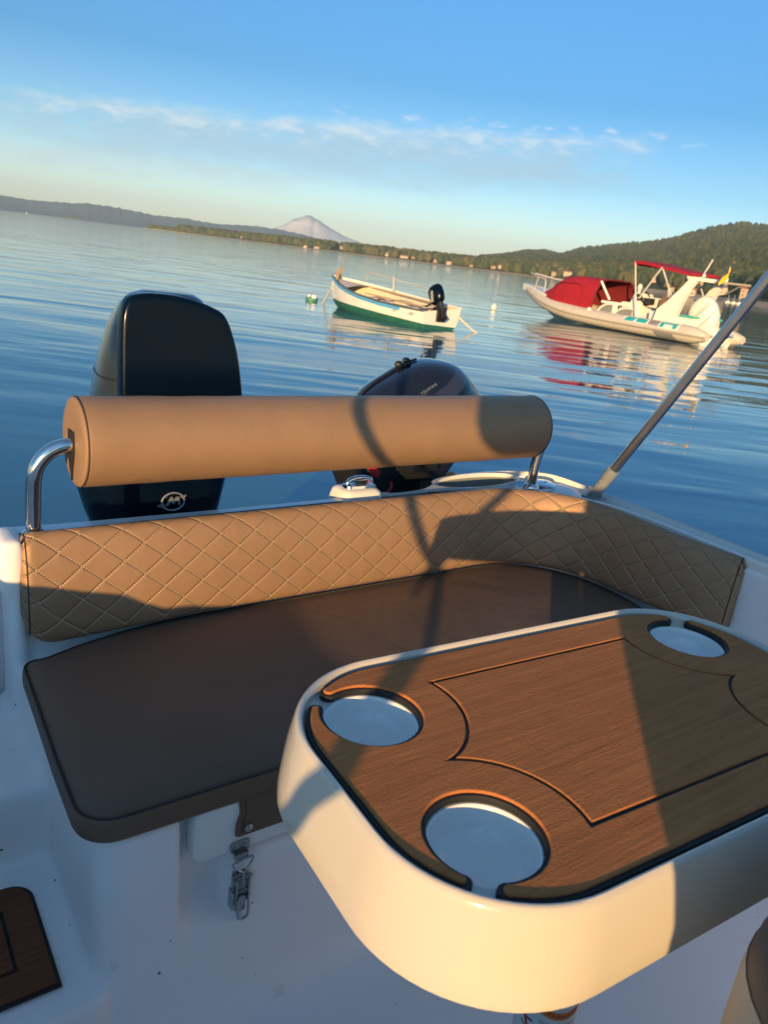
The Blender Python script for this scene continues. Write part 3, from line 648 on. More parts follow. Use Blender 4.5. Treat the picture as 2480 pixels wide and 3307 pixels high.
kc=MB(); kc.tube(smooth_poly([(1.225,1.70,.935),(1.222,1.69,.905),(1.195,1.68,.88),(1.185,1.68,.855),(1.20,1.67,.84),(1.225,1.67,.85),(1.26,1.67,.865),(1.285,1.68,.88),(1.29,1.69,.895)],6),.0035,8); kc.ball((1.222,1.70,.945),.016,10,6,(1,1,1)); kc.obox((1.228,1.69,.928),(.012,0,-.008),(0,.008,0),(.004,0,.01)); part(ax,'kill_cord',kc,RED,50)

exec_parts=[]
# ================================================================== WATER
def water_mat():
    m,nt,b=mat('sea_water'); 
    tc=nt.nodes.new('ShaderNodeTexCoord'); 
    def mp(sx,sy,rot):
        q=nt.nodes.new('ShaderNodeMapping'); q.inputs['Scale'].default_value=(sx,sy,1); q.inputs['Rotation'].default_value=(0,0,R(rot)); L(nt,tc.outputs['Object'],q.inputs[0]); return q.outputs[0]
    b.inputs['Base Color'].default_value=(.042,.135,.185,1); b.inputs['Roughness'].default_value=.035; b.inputs['IOR'].default_value=1.40
    n1=bump(nt,None,noise(nt,mp(.16,.62,8),1.0,2,.5,.4),.055)
    n2=bump(nt,None,noise(nt,mp(.5,1.9,-6),1.0,2,.5,.5),.0085,1,n1)
    n3=bump(nt,None,noise(nt,mp(2.2,6.5,12),1.0,2,.5,.3),.0012,1,n2)
    L(nt,n3,b.inputs['Normal']); return m
WAT=water_mat()
wm=MB(); S=7300
xs=[-S,-3000,-600,-120,-30,30,120,600,3000,S]
b0=wm.add([(x,y,0) for y in xs for x in xs],[(j*10+i,j*10+i+1,(j+1)*10+i+1,(j+1)*10+i) for j in range(9) for i in range(9)])
struct('water',wm.mesh('water',WAT,sharp=180))

# ================================================================== FAR LAND
def pol(az,r,z): a=R(az); return (r*math.sin(a),r*math.cos(a),z)
def terrain_mat(name,c1,c2,scale):
    m,nt,b=mat(name); v=coords(nt,(1,1,1)); f=noise(nt,v,scale,8,.65); r=ramp(nt,f,[(.35,c1),(.65,c2)])
    L(nt,r.outputs[0],b.inputs['Base Color']); b.inputs['Roughness'].default_value=.95; b.inputs['Specular IOR Level'].default_value=.1; return m
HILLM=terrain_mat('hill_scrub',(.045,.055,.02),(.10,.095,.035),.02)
ROCKM=terrain_mat('haze_pale_rock',(.58,.58,.58),(.80,.78,.76),.0035); FARM=terrain_mat('hazed_far_slopes',(.07,.09,.11),(.12,.145,.16),.003); SAND=terrain_mat('beach_sand',(.32,.24,.15),(.5,.40,.27),.05)  # far slopes' blue-grey and rock's extra paleness are haze put into colour
def interp(tab,x): return float(np.interp(x,[t[0] for t in tab],[t[1] for t in tab]))
def fbm(x,seed,oct_=5,base=.35):
    s=0; a=1
    for o_ in range(oct_): s+=a*math.sin(x*base*2.1**o_+seed*1.7*(o_+1)+2*math.sin(x*base*1.3**o_+seed)); a*=.5
    return s/2
# shoreline distance by azimuth
SHORE=[(-19,2350),(-18.4,2250),(-16,2100),(-12,1900),(-8,1700),(-4,1600),(0,1500),(4,1400),(8,1250),(12,980),(16,830),(20,720),(23,560),(30,420),(40,360)]
RIDGE=[(-19,.0),(-12,.0),(2,.25),(5,.75),(6.15,1.0),(7.4,1.36),(8.8,1.58),(9.9,1.43),(11.4,2.02),(13.5,2.46),(15.5,2.86),(16.9,3.2),(18.8,4.02),(20.9,4.55),(22.5,4.52),(26,5.0),(32,4.6),(40,3.9)]
LOW=[(-18.5,1.5),(-16,3),(-8,6),(-4,9),(0,9),(4,10),(10,14),(16,18),(22,16),(40,16)]
def ridge_r(az): return interp([(-19,2700),(0,2700),(6,2650),(10,2500),(16,2350),(22,2150),(40,1900)],az)
def land_h(az,t):
    """t 0 at the shore, 1 at the ridge"""
    rs=interp(SHORE,az); rr=ridge_r(az); low=interp(LOW,az); H=max(low,rr*math.tan(R(interp(RIDGE,az))))
    r=rs+(rr-rs)*t
    flat=min(1,t/.10)
    tt=max(0,(t-.16)/.84)
    return r, 1.0+low*flat*.75+(H-low)*(tt**1.15)*(1+.06*fbm(az*6+t*5,2)*(1-t))
hm=MB(); azs=np.arange(-18.6,40,.3); ts=[0,.004,.02,.05,.1,.16,.25,.35,.45,.55,.65,.75,.85,.93,1.0,1.06,1.2]
V=[];nt_=len(ts)
for a in azs:
    for t in ts:
        r,h=land_h(a,min(t,1))
        if t>1: r+=(t-1)*900; h-=(t-1)*260
        if t==0: h=-.3
        if t==.004: h=.5
        wid=min(1,max(.12,(a+18.6)/5))
        rs=interp(SHORE,a); V.append(pol(a,rs+(r-rs)*(wid if a<-8 else 1),max(h,-.3)))
F=[(i*nt_+j,(i+1)*nt_+j,(i+1)*nt_+j+1,i*nt_+j+1) for i in range(len(azs)-1) for j in range(nt_-1)]
mi=[1 if f[0]%nt_<2 else 0 for f in F]
hm.v=V; hm.f=[list(f) for f in F]; hm.mi=mi
struct('hills',hm.mesh('hills',[HILLM,SAND],sharp=180))
# bare pale scars near the hilltop come from the slope's own rock
# far coast and the mountain
def range_mesh(name,tab,r0,r1,m,seed,rough=.06,step=.12):
    mb=MB(); az=np.arange(tab[0][0],tab[-1][0]+.01,step); V=[]; K=9
    for a in az:
        H=r1*math.tan(R(interp(tab,a)))
        for k in range(K):
            t=k/(K-2); 
            if k==K-1: V.append(pol(a,r1+(r1-r0)*.6,-5)); continue
            gul=1+ (.10*fbm(a*4+t*3,seed,3)*(1-t)*t*4 + rough*fbm(a*14,seed+3,4)*t)
            V.append(pol(a,r0+(r1-r0)*t,max(-2 if k==0 else 1,H*(t**1.25)*gul)))
    mb.v=V; mb.f=[[i*K+j,(i+1)*K+j,(i+1)*K+j+1,i*K+j+1] for i in range(len(az)-1) for j in range(K-1)]; mb.mi=[0]*len(mb.f)
    struct(name,mb.mesh(name,m,sharp=180))
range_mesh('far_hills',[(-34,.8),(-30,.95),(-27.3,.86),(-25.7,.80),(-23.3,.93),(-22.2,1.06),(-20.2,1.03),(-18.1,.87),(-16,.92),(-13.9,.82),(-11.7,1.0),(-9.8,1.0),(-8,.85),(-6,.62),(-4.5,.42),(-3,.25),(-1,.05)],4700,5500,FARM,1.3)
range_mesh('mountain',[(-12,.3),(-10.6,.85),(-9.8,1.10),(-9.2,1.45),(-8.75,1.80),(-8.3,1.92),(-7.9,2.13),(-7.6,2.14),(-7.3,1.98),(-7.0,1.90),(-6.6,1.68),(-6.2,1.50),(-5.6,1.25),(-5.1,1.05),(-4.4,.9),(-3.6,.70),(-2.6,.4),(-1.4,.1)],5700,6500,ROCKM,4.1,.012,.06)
isl=MB(); V=[];
for k in range(25):
    a=-24.0+1.75*k/24; e=math.sin(math.pi*k/24)**.6
    for t,h in ((0,-1),(.3,5*e),(.6,(9+2*fbm(k*.7,3))*e),(1,-1)): V.append(pol(a,3600+120*t,h))
isl.v=V; isl.f=[[i*4+j,(i+1)*4+j,(i+1)*4+j+1,i*4+j+1] for i in range(24) for j in range(3)]; isl.mi=[0]*len(isl.f)
struct('islet',isl.mesh('islet',terrain_mat('islet_ground',(.2,.15,.08),(.34,.26,.15),.03),sharp=180))

# houses along the shore
WALL=simple('house_wall',(.50,.44,.36),.85); WALL2=simple('house_wall_cream',(.42,.33,.24),.85); ROOF=simple('roof_tile',(.36,.15,.08),.85); PANE=simple('window_pane',(.04,.05,.06),.2)
HOUSES=[]
def house(az,el,w,d,h,rot,wall,label,group):
    rs=interp(SHORE,az)
    # find the ground under the line of sight
    best=None
    for t in np.linspace(.004,.6,260):
        r,g=land_h(az,t)
        if az<-8: r=rs+(r-rs)*min(1,max(.12,(az+18.6)/5))
        e=math.degrees(math.atan2(g-1.5+h*.4,r))
        if best is None or abs(e-el)<best[0]: best=(abs(e-el),r,g)
    _,r,g=best; HOUSES.append((az,r,w))
    H=thing('house',label,'house',pol(az,r,g),WORLD,group)
    c,s=math.cos(rot),math.sin(rot); X=lambda x,y,z:(BASE[H].x+x*c-y*s,BASE[H].y+x*s+y*c,BASE[H].z+z)
    a=MB(); a.box(-w/2,w/2,-d/2,d/2,-1.5,h); a.xform(lambda p:X(*p)); part(H,'wall',a,wall)
    q=MB(); o_=.5; q.add([X(*p) for p in [(-w/2-o_,-d/2-o_,h),(w/2+o_,-d/2-o_,h),(w/2+o_,d/2+o_,h),(-w/2-o_,d/2+o_,h),(-w/2-o_,0,h+d*.28),(w/2+o_,0,h+d*.28)]],[(0,1,5,4),(2,3,4,5),(1,2,5),(3,0,4),(0,3,2,1)]); part(H,'roof',q,ROOF)
    nwin=max(2,int(w/3.2))
    for fl_ in range(max(1,int(h/3))):
        for k in range(nwin):
            x=-w/2+(k+.5)*w/nwin; wmb=MB(); wmb.box(x-.55,x+.55,-d/2-.06,-d/2+.05,fl_*3+.9,fl_*3+2.2); wmb.xform(lambda p:X(*p)); part(H,'window',wmb,PANE)
    return H
HS=[(-12.24,.16,14,9,5,'pale house at the water edge on the thin part of the headland, nearest the tip'),
 (-9.68,.14,16,9,5,'cream house by the shore below the left foot of the mountain'),
 (-7.8,.05,12,8,4,'low house on the waterline right under the mountain peak'),
 (-7.02,.07,18,8,4,'long low pale house on the shore just right of under the mountain peak'),
 (-5.26,.60,16,10,7,'pale house standing alone on top of the wooded headland'),
 (-2.05,.20,12,9,8,'tall white house at the shore directly beyond the bow of the white dinghy'),
 (-.84,.17,26,10,5,'long house with red tiled roof on the shore beyond the middle of the dinghy'),
 (-.2,.19,11,8,4,'small pale house right beside the long red roofed shore house'),
 (1.42,.15,12,9,6,'cream house among shore trees beyond the dinghy outboard'),
 (2.36,.13,14,9,6,'red roofed house at the shore right of the dinghy outboard'),
 (3.93,.14,11,8,4,'low house at the shore midway between dinghy and inflatable boat'),
 (5.51,.22,14,8,5,'low cream house touching a taller white house left of the inflatable boat'),
 (5.95,.30,10,8,6.5,'tall white house left of the bow of the inflatable boat'),
 (9.09,1.13,12,9,6,'lone house highest on the slope above the red bow canopy'),
 (9.1,.66,9,8,6,'small house on the slope left above the red bow canopy'),
 (9.75,.69,12,8,6,'wide pale house on the slope above the red bow canopy'),
 (9.71,.25,12,8,7,'red roofed house by the water at the front end of the red canopy'),
 (10.7,.40,20,9,6,'long white building just above the red bow canopy'),
 (11.88,.85,10,8,6,'white house on the slope above the rear hoop of the red canopy'),
 (12.93,.86,12,8,5,'pale house on the slope between the red canopy and the red sunshade'),
 (14.63,.80,12,8,6,'white house seen under the front edge of the red sunshade'),
 (15.68,.98,12,8,6,'orange walled house seen under the middle of the red sunshade'),
 (19.36,.78,10,8,6,'white house on the slope behind the boat arch'),
 (18.86,.18,14,9,6,'red roofed house near the beach inside the boat arch'),
 (20.85,.50,12,9,7,'white house with red roof right of the boat arch'),
 (22.15,.52,12,9,8,'white house with red roof next to the awning pole at far right'),
 (17.6,.22,9,7,4,'small pale house near the beach left of the boat arch leg'),
 (16.3,.65,11,8,6,'cream house on the slope right of the orange walled house')]
for k,(a,e,w,d,h,lab) in enumerate(HS):
    house(a,e,w*.62,d*.7,h*.8,R(-a+12*math.sin(k*2.1)),WALL2 if k%3==1 or 'orange' in lab or 'cream' in lab else WALL,lab,'houses along the far shore')
# woods: one object of many small crowns (far off, reads as one mass)
def forest(name,spots,m):
    nS=len(spots); vs=[];fs=[];off=0
    for (p,h,w,kind) in spots:
        k=6; rot=rng.random()*6.3
        if kind==0: prof=[(.10,0),(.95,.18),(.62,.52),(.25,.82),(0.02,1.0)]
        else: prof=[(.30,.05),(.9,.28),(1.0,.55),(.72,.85),(.05,1.0)]
        for r_,z_ in prof:
            for j in range(k):
                a=rot+2*math.pi*j/k; q=r_*w*(.75+.5*rng.random()); vs.append((p[0]+q*math.cos(a),p[1]+q*math.sin(a),p[2]+h*z_*(1 if z_ in(0,1) else .9+.2*rng.random())))
        for i in range(len(prof)-1):
            for j in range(k):
                fs.append((off+i*k+j,off+i*k+(j+1)%k,off+(i+1)*k+(j+1)%k,off+(i+1)*k+j))
        off+=k*len(prof)
    me=bpy.data.meshes.new(name); me.from_pydata(vs,[],fs); me.materials.append(m)
    at=me.attributes.new('tint','FLOAT','POINT'); vals=np.repeat(rng.random(nS),off//nS).astype(np.float32); at.data.foreach_set('value',vals)
    me.update(); return struct(name,me,WORLD,'stuff')
def leaf_mat(name,stops):
    m,nt,b=mat(name); a=nt.nodes.new('ShaderNodeAttribute'); a.attribute_name='tint'; r=ramp(nt,a.outputs['Fac'],stops); L(nt,r.outputs[0],b.inputs['Base Color'])
    b.inputs['Roughness'].default_value=.9; b.inputs['Specular IOR Level'].default_value=.1; return m
PINE=leaf_mat('pine_foliage',[(0,(.022,.036,.014)),(.5,(.040,.052,.018)),(1,(.075,.075,.026))]); BUSH=leaf_mat('shore_foliage',[(0,(.035,.055,.02)),(.5,(.07,.085,.028)),(1,(.13,.11,.04))])
def blocked(a,r):
    x,y,_=pol(a,r,0); tx,ty=.18,.984
    for ha,hr,hw in HOUSES:
        hx_,hy_,_=pol(ha,hr,0); dx,dy=hx_-x,hy_-y; al=dx*tx+dy*ty
        if 0<al<120 and abs(dx*ty-dy*tx)<hw*.5+4: return True
    return any(r<hr+6 and r>hr-130 and abs(a-ha)<math.degrees((hw*.55+3)/hr) for ha,hr,hw in HOUSES)
sp=[]
while len(sp)<15000:
    a=rng.uniform(4.5,31); t=rng.uniform(.13,1.02)**.8
    if rng.random()<.20 and t<.45: continue
    r,h=land_h(a,min(1,t)); 
    if t>1: r+=(t-1)*900
    # rocky clearing below the top of the hill
    if 19.6<a<21.4 and .70<t<.82 and rng.random()<.8: continue
    if blocked(a,r): continue
    s=rng.uniform(.7,1.45); sp.append((pol(a,r,h-1),15*s,4.8*s,0 if rng.random()<.75 else 1))
forest('pine_forest',sp,PINE)
sp=[]
while len(sp)<5200:
    a=rng.uniform(-18.4,31); t=rng.uniform(.019,.16)
    rs=interp(SHORE,a); rr=ridge_r(a); r,h=land_h(a,t)
    if a<-8:
        wid=min(1,max(.12,(a+18.6)/5)); r=rs+(r-rs)*wid
    dens=.5+.5*fbm(a*7,9); 
    if rng.random()>.55+.45*dens: continue
    if a>10 and t<.02 and rng.random()<.5: continue
    if blocked(a,r): continue
    s=rng.uniform(.6,1.25)*(.55 if a<-16.5 else 1); sp.append((pol(a,r,h-1),15*s,6.0*s,1 if rng.random()<.8 else 0))
forest('shore_woods',sp,BUSH)

# small moored craft at the far right beach and far left
def far_sail(az,r,h,label):
    m=MB(); x,y,_=pol(az,r,0)
    m.loft([[(x+q*s*1.9,y+w*s*.7,z*.7) for q,w in ((-1,0),(-.7,-.8),(.5,-1),(1,-.8),(1,.8),(.5,1),(-.7,.8))] for z,s in ((-.3,.8),(1.1,1.0))])
    m.box(x-.5,x+.7,y-.4,y+.4,.77,1.3); m.tube([(x,y,.7),(x,y,h*.8)],.07,6)
    return solo('sailing_boat',m,simple('far_boat_white',(.8,.78,.74),.5),label,'boat',WORLD,(x,y,0),'boats moored by the far beach')
far_sail(21.25,600,6.5,'tiny white moored boat off the right beach, left of a second one'); far_sail(21.6,590,7,'tiny white moored boat off the right beach, between two others'); far_sail(21.95,585,6,'tiny white moored boat off the right beach, nearest the awning pole')
far_sail(-25.83,1900,7,'tiny white sailing boat alone far out by the left edge')['group']=''

# ================================================================== WHITE DINGHY
DO=Vector((.25,18.88,0)); dd=Vector((-.658,.753,0)).normalized(); 
DIN=Frame(DO,math.atan2(dd.y,dd.x))     # local x = towards the bow, local -y = away from us
HULLW=gelcoat('dinghy_white',(.88,.85,.76),rough=.3); GREENB=simple('antifouling_green',(.02,.13,.10),.6,var=.2); BLUE=simple('stripe_blue',(.09,.38,.70),.45); CREAMI=simple('inner_cream',(.66,.56,.42),.6); GUNW=simple('gunwale_dark',(.10,.11,.13),.5); ROPE=simple('mooring_rope_fibre',(.62,.58,.48),.9,bumps=(60,.01)); BROWNW=simple('weathered_timber',(.40,.29,.17),.7)
din=thing('dinghy','white open dinghy with a blue stripe and green bottom riding at its mooring','boat',(2.2,-.68,0),DIN)
HEEL=.10
def dsec(x,hb,sheer,keel,chine):
    pts=[]
    c=-.68
    def q(w,z): return (x,c+w,z+HEEL*(-w))
    return [q(hb,sheer),q(hb*.985,sheer-.16),q(hb*.90,chine+.10),q(hb*.80,chine-.04),q(hb*.35,keel+.05),q(0,keel),q(-hb*.35,keel+.05),q(-hb*.80,chine-.04),q(-hb*.90,chine+.10),q(-hb*.985,sheer-.16),q(-hb,sheer)]
st_=[(-.05,.62,.46,-.14,.02),(.6,.69,.47,-.16,.02),(1.5,.74,.51,-.17,.03),(2.4,.71,.57,-.16,.05),(3.1,.60,.64,-.14,.09),(3.7,.42,.71,-.10,.16),(4.15,.22,.765,-.03,.28),(4.45,.06,.80,.12,.45),(4.62,.015,.82,.45,.6)]
def lerp_st(x): return tuple(float(np.interp(x,[s[0] for s in st_],[s[k] for s in st_])) for k in range(1,5))
xs_=[-.05]+list(np.linspace(.1,4.62,30)); secs_=[dsec(x,*lerp_st(x)) for x in xs_]
hu=MB(); nsec=11
hu.loft(secs_,False,False,closed=False); hu.f.append(list(range(11))); hu.mi.append(0)
# green below the boot line
me=hu.mesh('hull',[HULLW,GREENB],BASE[din],50)
bm=bmesh.new(); bm.from_mesh(me)
B=BASE[din]
for plane in ((B.x*0,0,0),):
    pass
g=bm.verts[:]+bm.edges[:]+bm.faces[:]
pn=Vector((-.033,-.05,1)).normalized()
pc=Vector((.2,0,.125))-B
bmesh.ops.bisect_plane(bm,geom=g,plane_co=pc,plane_no=pn)
for f in bm.faces: f.material_index=1 if (f.calc_center_median()-pc).dot(pn)<0 else 0
bm.to_mesh(me); bm.free(); finish(me,50)
link(me,'hull',din)
inn_=MB(); inn_.loft([[(s[k][0],s[k][1]*.94-.68*.06,s[k][2]+(.0 if k in(0,10) else .05)) for k in (0,1,2,4,5,6,8,9,10)] for s in secs_[1:-2]],False,False,closed=False); part(din,'inner_shell',inn_,CREAMI,60)
for sgn in (0,10):
    gu=MB(); gu.tube([Vector(s[sgn])+Vector((0,0,.012)) for s in secs_],.026,8); part(din,'gunwale',gu,GUNW if sgn==0 else HULLW,60)
bs=MB(); 
for sgn,o_ in ((0,1),(10,-1)):
    bs.loft([[Vector(s[sgn])+Vector((0,.012*o_,-.012)),Vector(s[sgn])*.42+Vector(s[1 if sgn==0 else 9])*.58+Vector((0,.012*o_,0))] for s in secs_[5:]],False,False,closed=False)
part(din,'blue_stripe',bs,BLUE,60)
th=MB()
for x in (1.0,2.1,3.0):
    hb=lerp_st(x)[0]; th.obox((x,-.68,.40+HEEL*0),(.14,0,0),(0,hb*.9,-HEEL*hb*.9),(0,0,.018))
part(din,'thwart',th,CREAMI)
fd=MB(); fd.loft([[Vector(s[0])*.97+Vector(s[10])*.03-Vector((0,0,.03)),Vector(s[0])*.5+Vector(s[10])*.5+Vector((0,0,.02)),Vector(s[10])*.97+Vector(s[0])*.03-Vector((0,0,.03))] for s in secs_[-9:]],False,False,closed=False); part(din,'foredeck',fd,CREAMI,60)
wp=MB(); wp.box(4.25,4.32,-.71,-.65,.75,1.10); wp.tube([(4.10,-.45,.74),(4.05,-.42,.95)],.03,8); wp.ball((4.45,-.70,.95),.055,10,6); part(din,'bow_post',wp,BROWNW)
rl=MB(); rl.tube(smooth_poly([(3.55,-1.05,.82),(3.5,-1.06,1.02),(3.2,-1.13,1.04),(2.7,-1.22,.99),(2.0,-1.32,.93),(1.3,-1.34,.86),(1.25,-1.33,.70)],5),.014,6); rl.tube([(2.55,-1.25,.66),(2.62,-1.26,1.04)],.03,6); part(din,'grab_rail',rl,simple('rail_dull',(.45,.42,.38),.5),60)
oa=MB(); oa.tube([(.6,-1.02,.56),(2.6,-1.10,.64)],.022,8); oa.obox((2.95,-1.11,.66),(.36,0,.014),(0,.06,0),(0,0,.008)); solo('oar',oa,BROWNW,'weathered oar lying along the far side inside the white dinghy','oar',DIN,(1.7,-1.06,.55))
oa=MB(); oa.tube([(.4,-.36,.48),(2.2,-.50,.52)],.022,8); oa.obox((2.5,-.52,.53),(.33,-.02,.008),(0,.06,0),(0,0,.008)); solo('oar',oa,BROWNW,'weathered oar lying along the near side inside the white dinghy','oar',DIN,(1.4,-.45,.45))
bx=MB(); bx.loft([[(x,y,z) for x,y in rrect(.22-i,.16-i,.05,4,1.35,-.62)] for z,i in ((.42,.0),(.50,.0),(.52,.02))]); solo('crate',bx,CREAMI,'small pale box sitting on the bench boards inside the white dinghy','crate',DIN,(1.35,-.62,.42))
# its outboard, tilted a little
DM=MB(); t2=Matrix.Rotation(R(36),3,'Y'); cc=Vector((.17,-.62,.80))
def DW(p): return cc+t2@Vector(p)
DM.loft([[DW((.23*f*math.cos(a)+dx,.155*f*math.sin(a),z)) for a in np.linspace(0,2*math.pi,17)[:-1]] for z,f,dx in ((-.24,.55,.0),(-.18,.85,0),(-.02,1,0),(.12,.97,.0),(.20,.75,.0),(.235,.3,0))])
MOT=part(din,'outboard',DM,NAVY,50)
dl=MB(); dl.loft([[DW((.12*f*math.cos(a),.075*f*math.sin(a),z)) for a in np.linspace(0,2*math.pi,13)[:-1]] for z,f in ((-.20,1),(-.42,.8),(-.62,.7),(-.66,1.0),(-.70,.4))]); dl.box(-.12,.08,-.75,-.50,.18,.52); part(MOT,'leg',dl,MATTE,50)
dt=MB(); dt.tube([DW((.18,0,-.12)),DW((.42,.05,-.10))],.025,8); part(MOT,'tiller',dt,MATTE,50)
db=MB(); db.obox(DW((.02,.145,-.05)),t2@Vector((.035,.0,.02)),t2@Vector((0,.01,0)),t2@Vector((-.05,0,.12))); part(MOT,'grey_panel',db,GREYP,40)
reg=MB()
for x0,n_,t_ in ((.25,1,'7284'),(.9,1,'LAD')):
    me_to_mb(text_mesh(t_,.11,.002),lambda p,x0=x0:(x0+.2-p.x*-1-.3,0.0,.24+p.y) ,reg)
reg.xform(lambda p:Vector((.9-(p.x-.2),-.68+.705,p.z+.03))); part(din,'registration',reg,simple('faded_ink',(.30,.28,.25),.6))
# ropes and buoys
def rope(a,b,sag,label,r=.02):
    m=MB(); a=Vector(a);b=Vector(b); m.tube([a.lerp(b,t)-Vector((0,0,sag*4*t*(1-t))) for t in np.linspace(0,1,12)],r,8)
    return solo('mooring_rope',m,ROPE,label,'rope',WORLD,b)
def dworld(p): q=DIN.M@Vector(p); return q
rope(dworld((4.5,-.66,.62)),(-2.6,23.6,-.05),.0,'pale mooring rope running from the dinghy bow down into the water',.032)
rope(dworld((-.05,-1.2,.36)),(1.80,19.55,-.05),.02,'pale rope hanging from the dinghy stern into the water',.026)
gb=MB(); gb.loft([[(-2.98+.26*f*math.cos(a),24.1+.2*f*math.sin(a),z) for a in np.linspace(0,2*math.pi,17)[:-1]] for z,f in ((-.1,.9),(.06,1),(.13,.95),(.17,.6),(.18,.2))]); 
gb.xform(lambda p:(-2.98+(p.x+2.98)*.72,24.1+(p.y-24.1)*.8,p.z*.7))
GB=thing('float_buoy','low green and white mooring float just left of the dinghy bow','buoy',(-2.98,24.1,0),WORLD); part(GB,'float',gb,simple('buoy_green',(.05,.22,.15),.5),60)
gc=MB(); gc.ball((-2.90,24.0,.12),.075,12,8,(1.2,1,.9)); part(GB,'white_cap',gc,HULLW,60); gc=MB(); gc.ball((-3.06,24.05,.13),.05,10,8,(1,1,1)); part(GB,'white_cap',gc,HULLW,60)
wb=MB(); wb.ball((3.45,33.0,.09),.125,16,12,(1,1,.95)); wb.tube([(3.45,33,.2),(3.45,33,.26)],.02,8); solo('ball_buoy',wb,HULLW,'round white buoy floating between the dinghy and the inflatable boat','buoy',WORLD,(3.45,33,0),sharp=60)

# ================================================================== INFLATABLE BOAT WITH RED CANOPIES
ro=Vector((9.1,25.55,0)); rd=Vector((-.555,.832,0)).normalized(); RIB=Frame(ro,math.atan2(rd.y,rd.x))   # x to the bow, -y away
TUBE=simple('tube_hypalon',(.60,.55,.46),.5,var=.06); TUBED=simple('tube_grey_patch',(.24,.24,.24),.6); WHITEB=gelcoat('boat_white',(.86,.83,.75),rough=.25); REDC=simple('red_canvas',(.36,.008,.02),.8,bumps=(6,.03)); REDD=simple('red_canvas_inside',(.18,.012,.018),.85); TEALM=simple('teal_patch',(.02,.42,.42),.5); CLEAR=simple('grey_window',(.22,.24,.23),.2); LENS=simple('dark_gauge',(.03,.03,.03),.3); YEL=simple('yellow_flag_cloth',(.75,.55,.03),.8); BROWNC=simple('brown_cushion',(.20,.12,.08),.7)
PALE=simple('pale_tube',(.62,.60,.55),.35)
rib=thing('inflatable_boat','large rigid inflatable boat with red canopies and white outboard moored at right','boat',(4.5,-1.2,0),RIB)
BM_=2.45
def tube_path(side):
    # side 0 near, 1 far
    pts=[(-.35,.28,.30),(.2,.28,.31),(1.5,.28,.31),(3,.27,.31),(4.5,.27,.33),(5.8,.30,.38),(6.8,.42,.48),(7.7,.64,.62),(8.5,.90,.80),(9.1,1.12,.93),(9.35,1.225,.97)]
    return [(x,-(w if side==0 else BM_-w),z) for x,w,z in pts]
for side in (0,1):
    t=MB(); P_=smooth_poly(tube_path(side),5); nP=len(P_)
    rr_=[.285*min(1,(i/5)*.5+.45 if i<6 else 1)*(1-.35*max(0,(i/nP-.72)/.28)) for i in range(nP)]
    t.tube(P_,rr_,18); TB=part(rib,'side_tube',t,TUBE,60)
    g=MB(); 
    g.tube([p+Vector((0,(1 if side==0 else -1)*rr_[i]*.97,-.03)) for i,p in enumerate(P_)],.035,8); part(TB,'rubbing_strake',g,simple('strake_tan',(.36,.32,.26),.6),60)
hl=MB(); 
def rsec(x,hb,top,keel): return [(x,-1.225+hb,top),(x,-1.225+hb*.75,keel+(top-keel)*.55),(x,-1.225,keel),(x,-1.225-hb*.75,keel+(top-keel)*.55),(x,-1.225-hb,top)]
hl.loft([rsec(0,.95,.25,-.35),rsec(3,.95,.25,-.4),rsec(5.5,.9,.3,-.4),rsec(6.8,.72,.42,-.2),rsec(7.6,.52,.55,.0),rsec(8.3,.36,.70,.32),rsec(8.9,.2,.85,.62),rsec(9.3,.06,.95,.86)],True,True); part(rib,'hull',hl,WHITEB,50)
dkm=MB(); dkm.box(.0,6.5,-2.15,-.30,.28,.36); part(rib,'deck',dkm,GREYP)
bw=MB(); bw.loft([[(x,-1.225+hb,z-.25),(x,-1.225+hb,z),(x,-1.225-hb,z),(x,-1.225-hb,z-.25)] for x,hb,z in ((7.3,.85,.86),(8.2,.62,1.0),(8.9,.36,1.10),(9.5,.18,1.17),(9.68,.10,1.18))]); part(rib,'bow_platform',bw,WHITEB,50)
brl=MB()
for sgn in(1,-1): brl.tube(smooth_poly([(7.7,-1.225+.7*sgn,.95),(7.85,-1.225+.6*sgn,1.42),(8.4,-1.225+.45*sgn,1.5),(9.3,-1.225+.12*sgn,1.62)],6),.022,8)
brl.tube([(8.6,-.85,1.05),(8.5,-.82,1.5)],.018,6); part(rib,'bow_rail',brl,PALE,60)
# red bow canopy: hoops from fore to aft
def hoop(x,w0,w1,zb,zt,lean=0,n=14,sq=.35):
    out=[]
    for k in range(n+1):
        a=math.pi*k/n; c,s=math.cos(a),math.sin(a)
        y=(w0+w1)/2-(w1-w0)/2*abs(c)**sq*(1 if c>0 else -1); h=abs(s)**.55
        out.append((x+lean*h,-y,zb+(zt-zb)*h))
    return out
cn=MB(); cn.loft([hoop(7.75,.55,1.9,.80,1.06,-.1),hoop(7.35,.36,2.08,.74,1.22,-.15),hoop(7.0,.28,2.17,.66,1.50,-.15),hoop(6.6,.22,2.22,.60,1.68,-.15),hoop(6.0,.20,2.25,.52,1.74,-.12),hoop(5.3,.20,2.25,.47,1.73,-.1),hoop(4.75,.20,2.25,.44,1.69,-.15)],False,False,closed=False)
cn.f.append(list(range(15))); cn.mi.append(0)
CN=part(rib,'bow_canopy',cn,REDC,50)
ci=MB(); ci.loft([[(p[0],p[1]*.98-.024,p[2]-.03) for p in hp] for hp in (hoop(7.0,.28,2.17,.66,1.50,-.15),hoop(6.0,.20,2.25,.52,1.74,-.12),hoop(4.75,.20,2.25,.44,1.69,-.15))],False,False,closed=False); part(CN,'lining',ci,REDD,50)
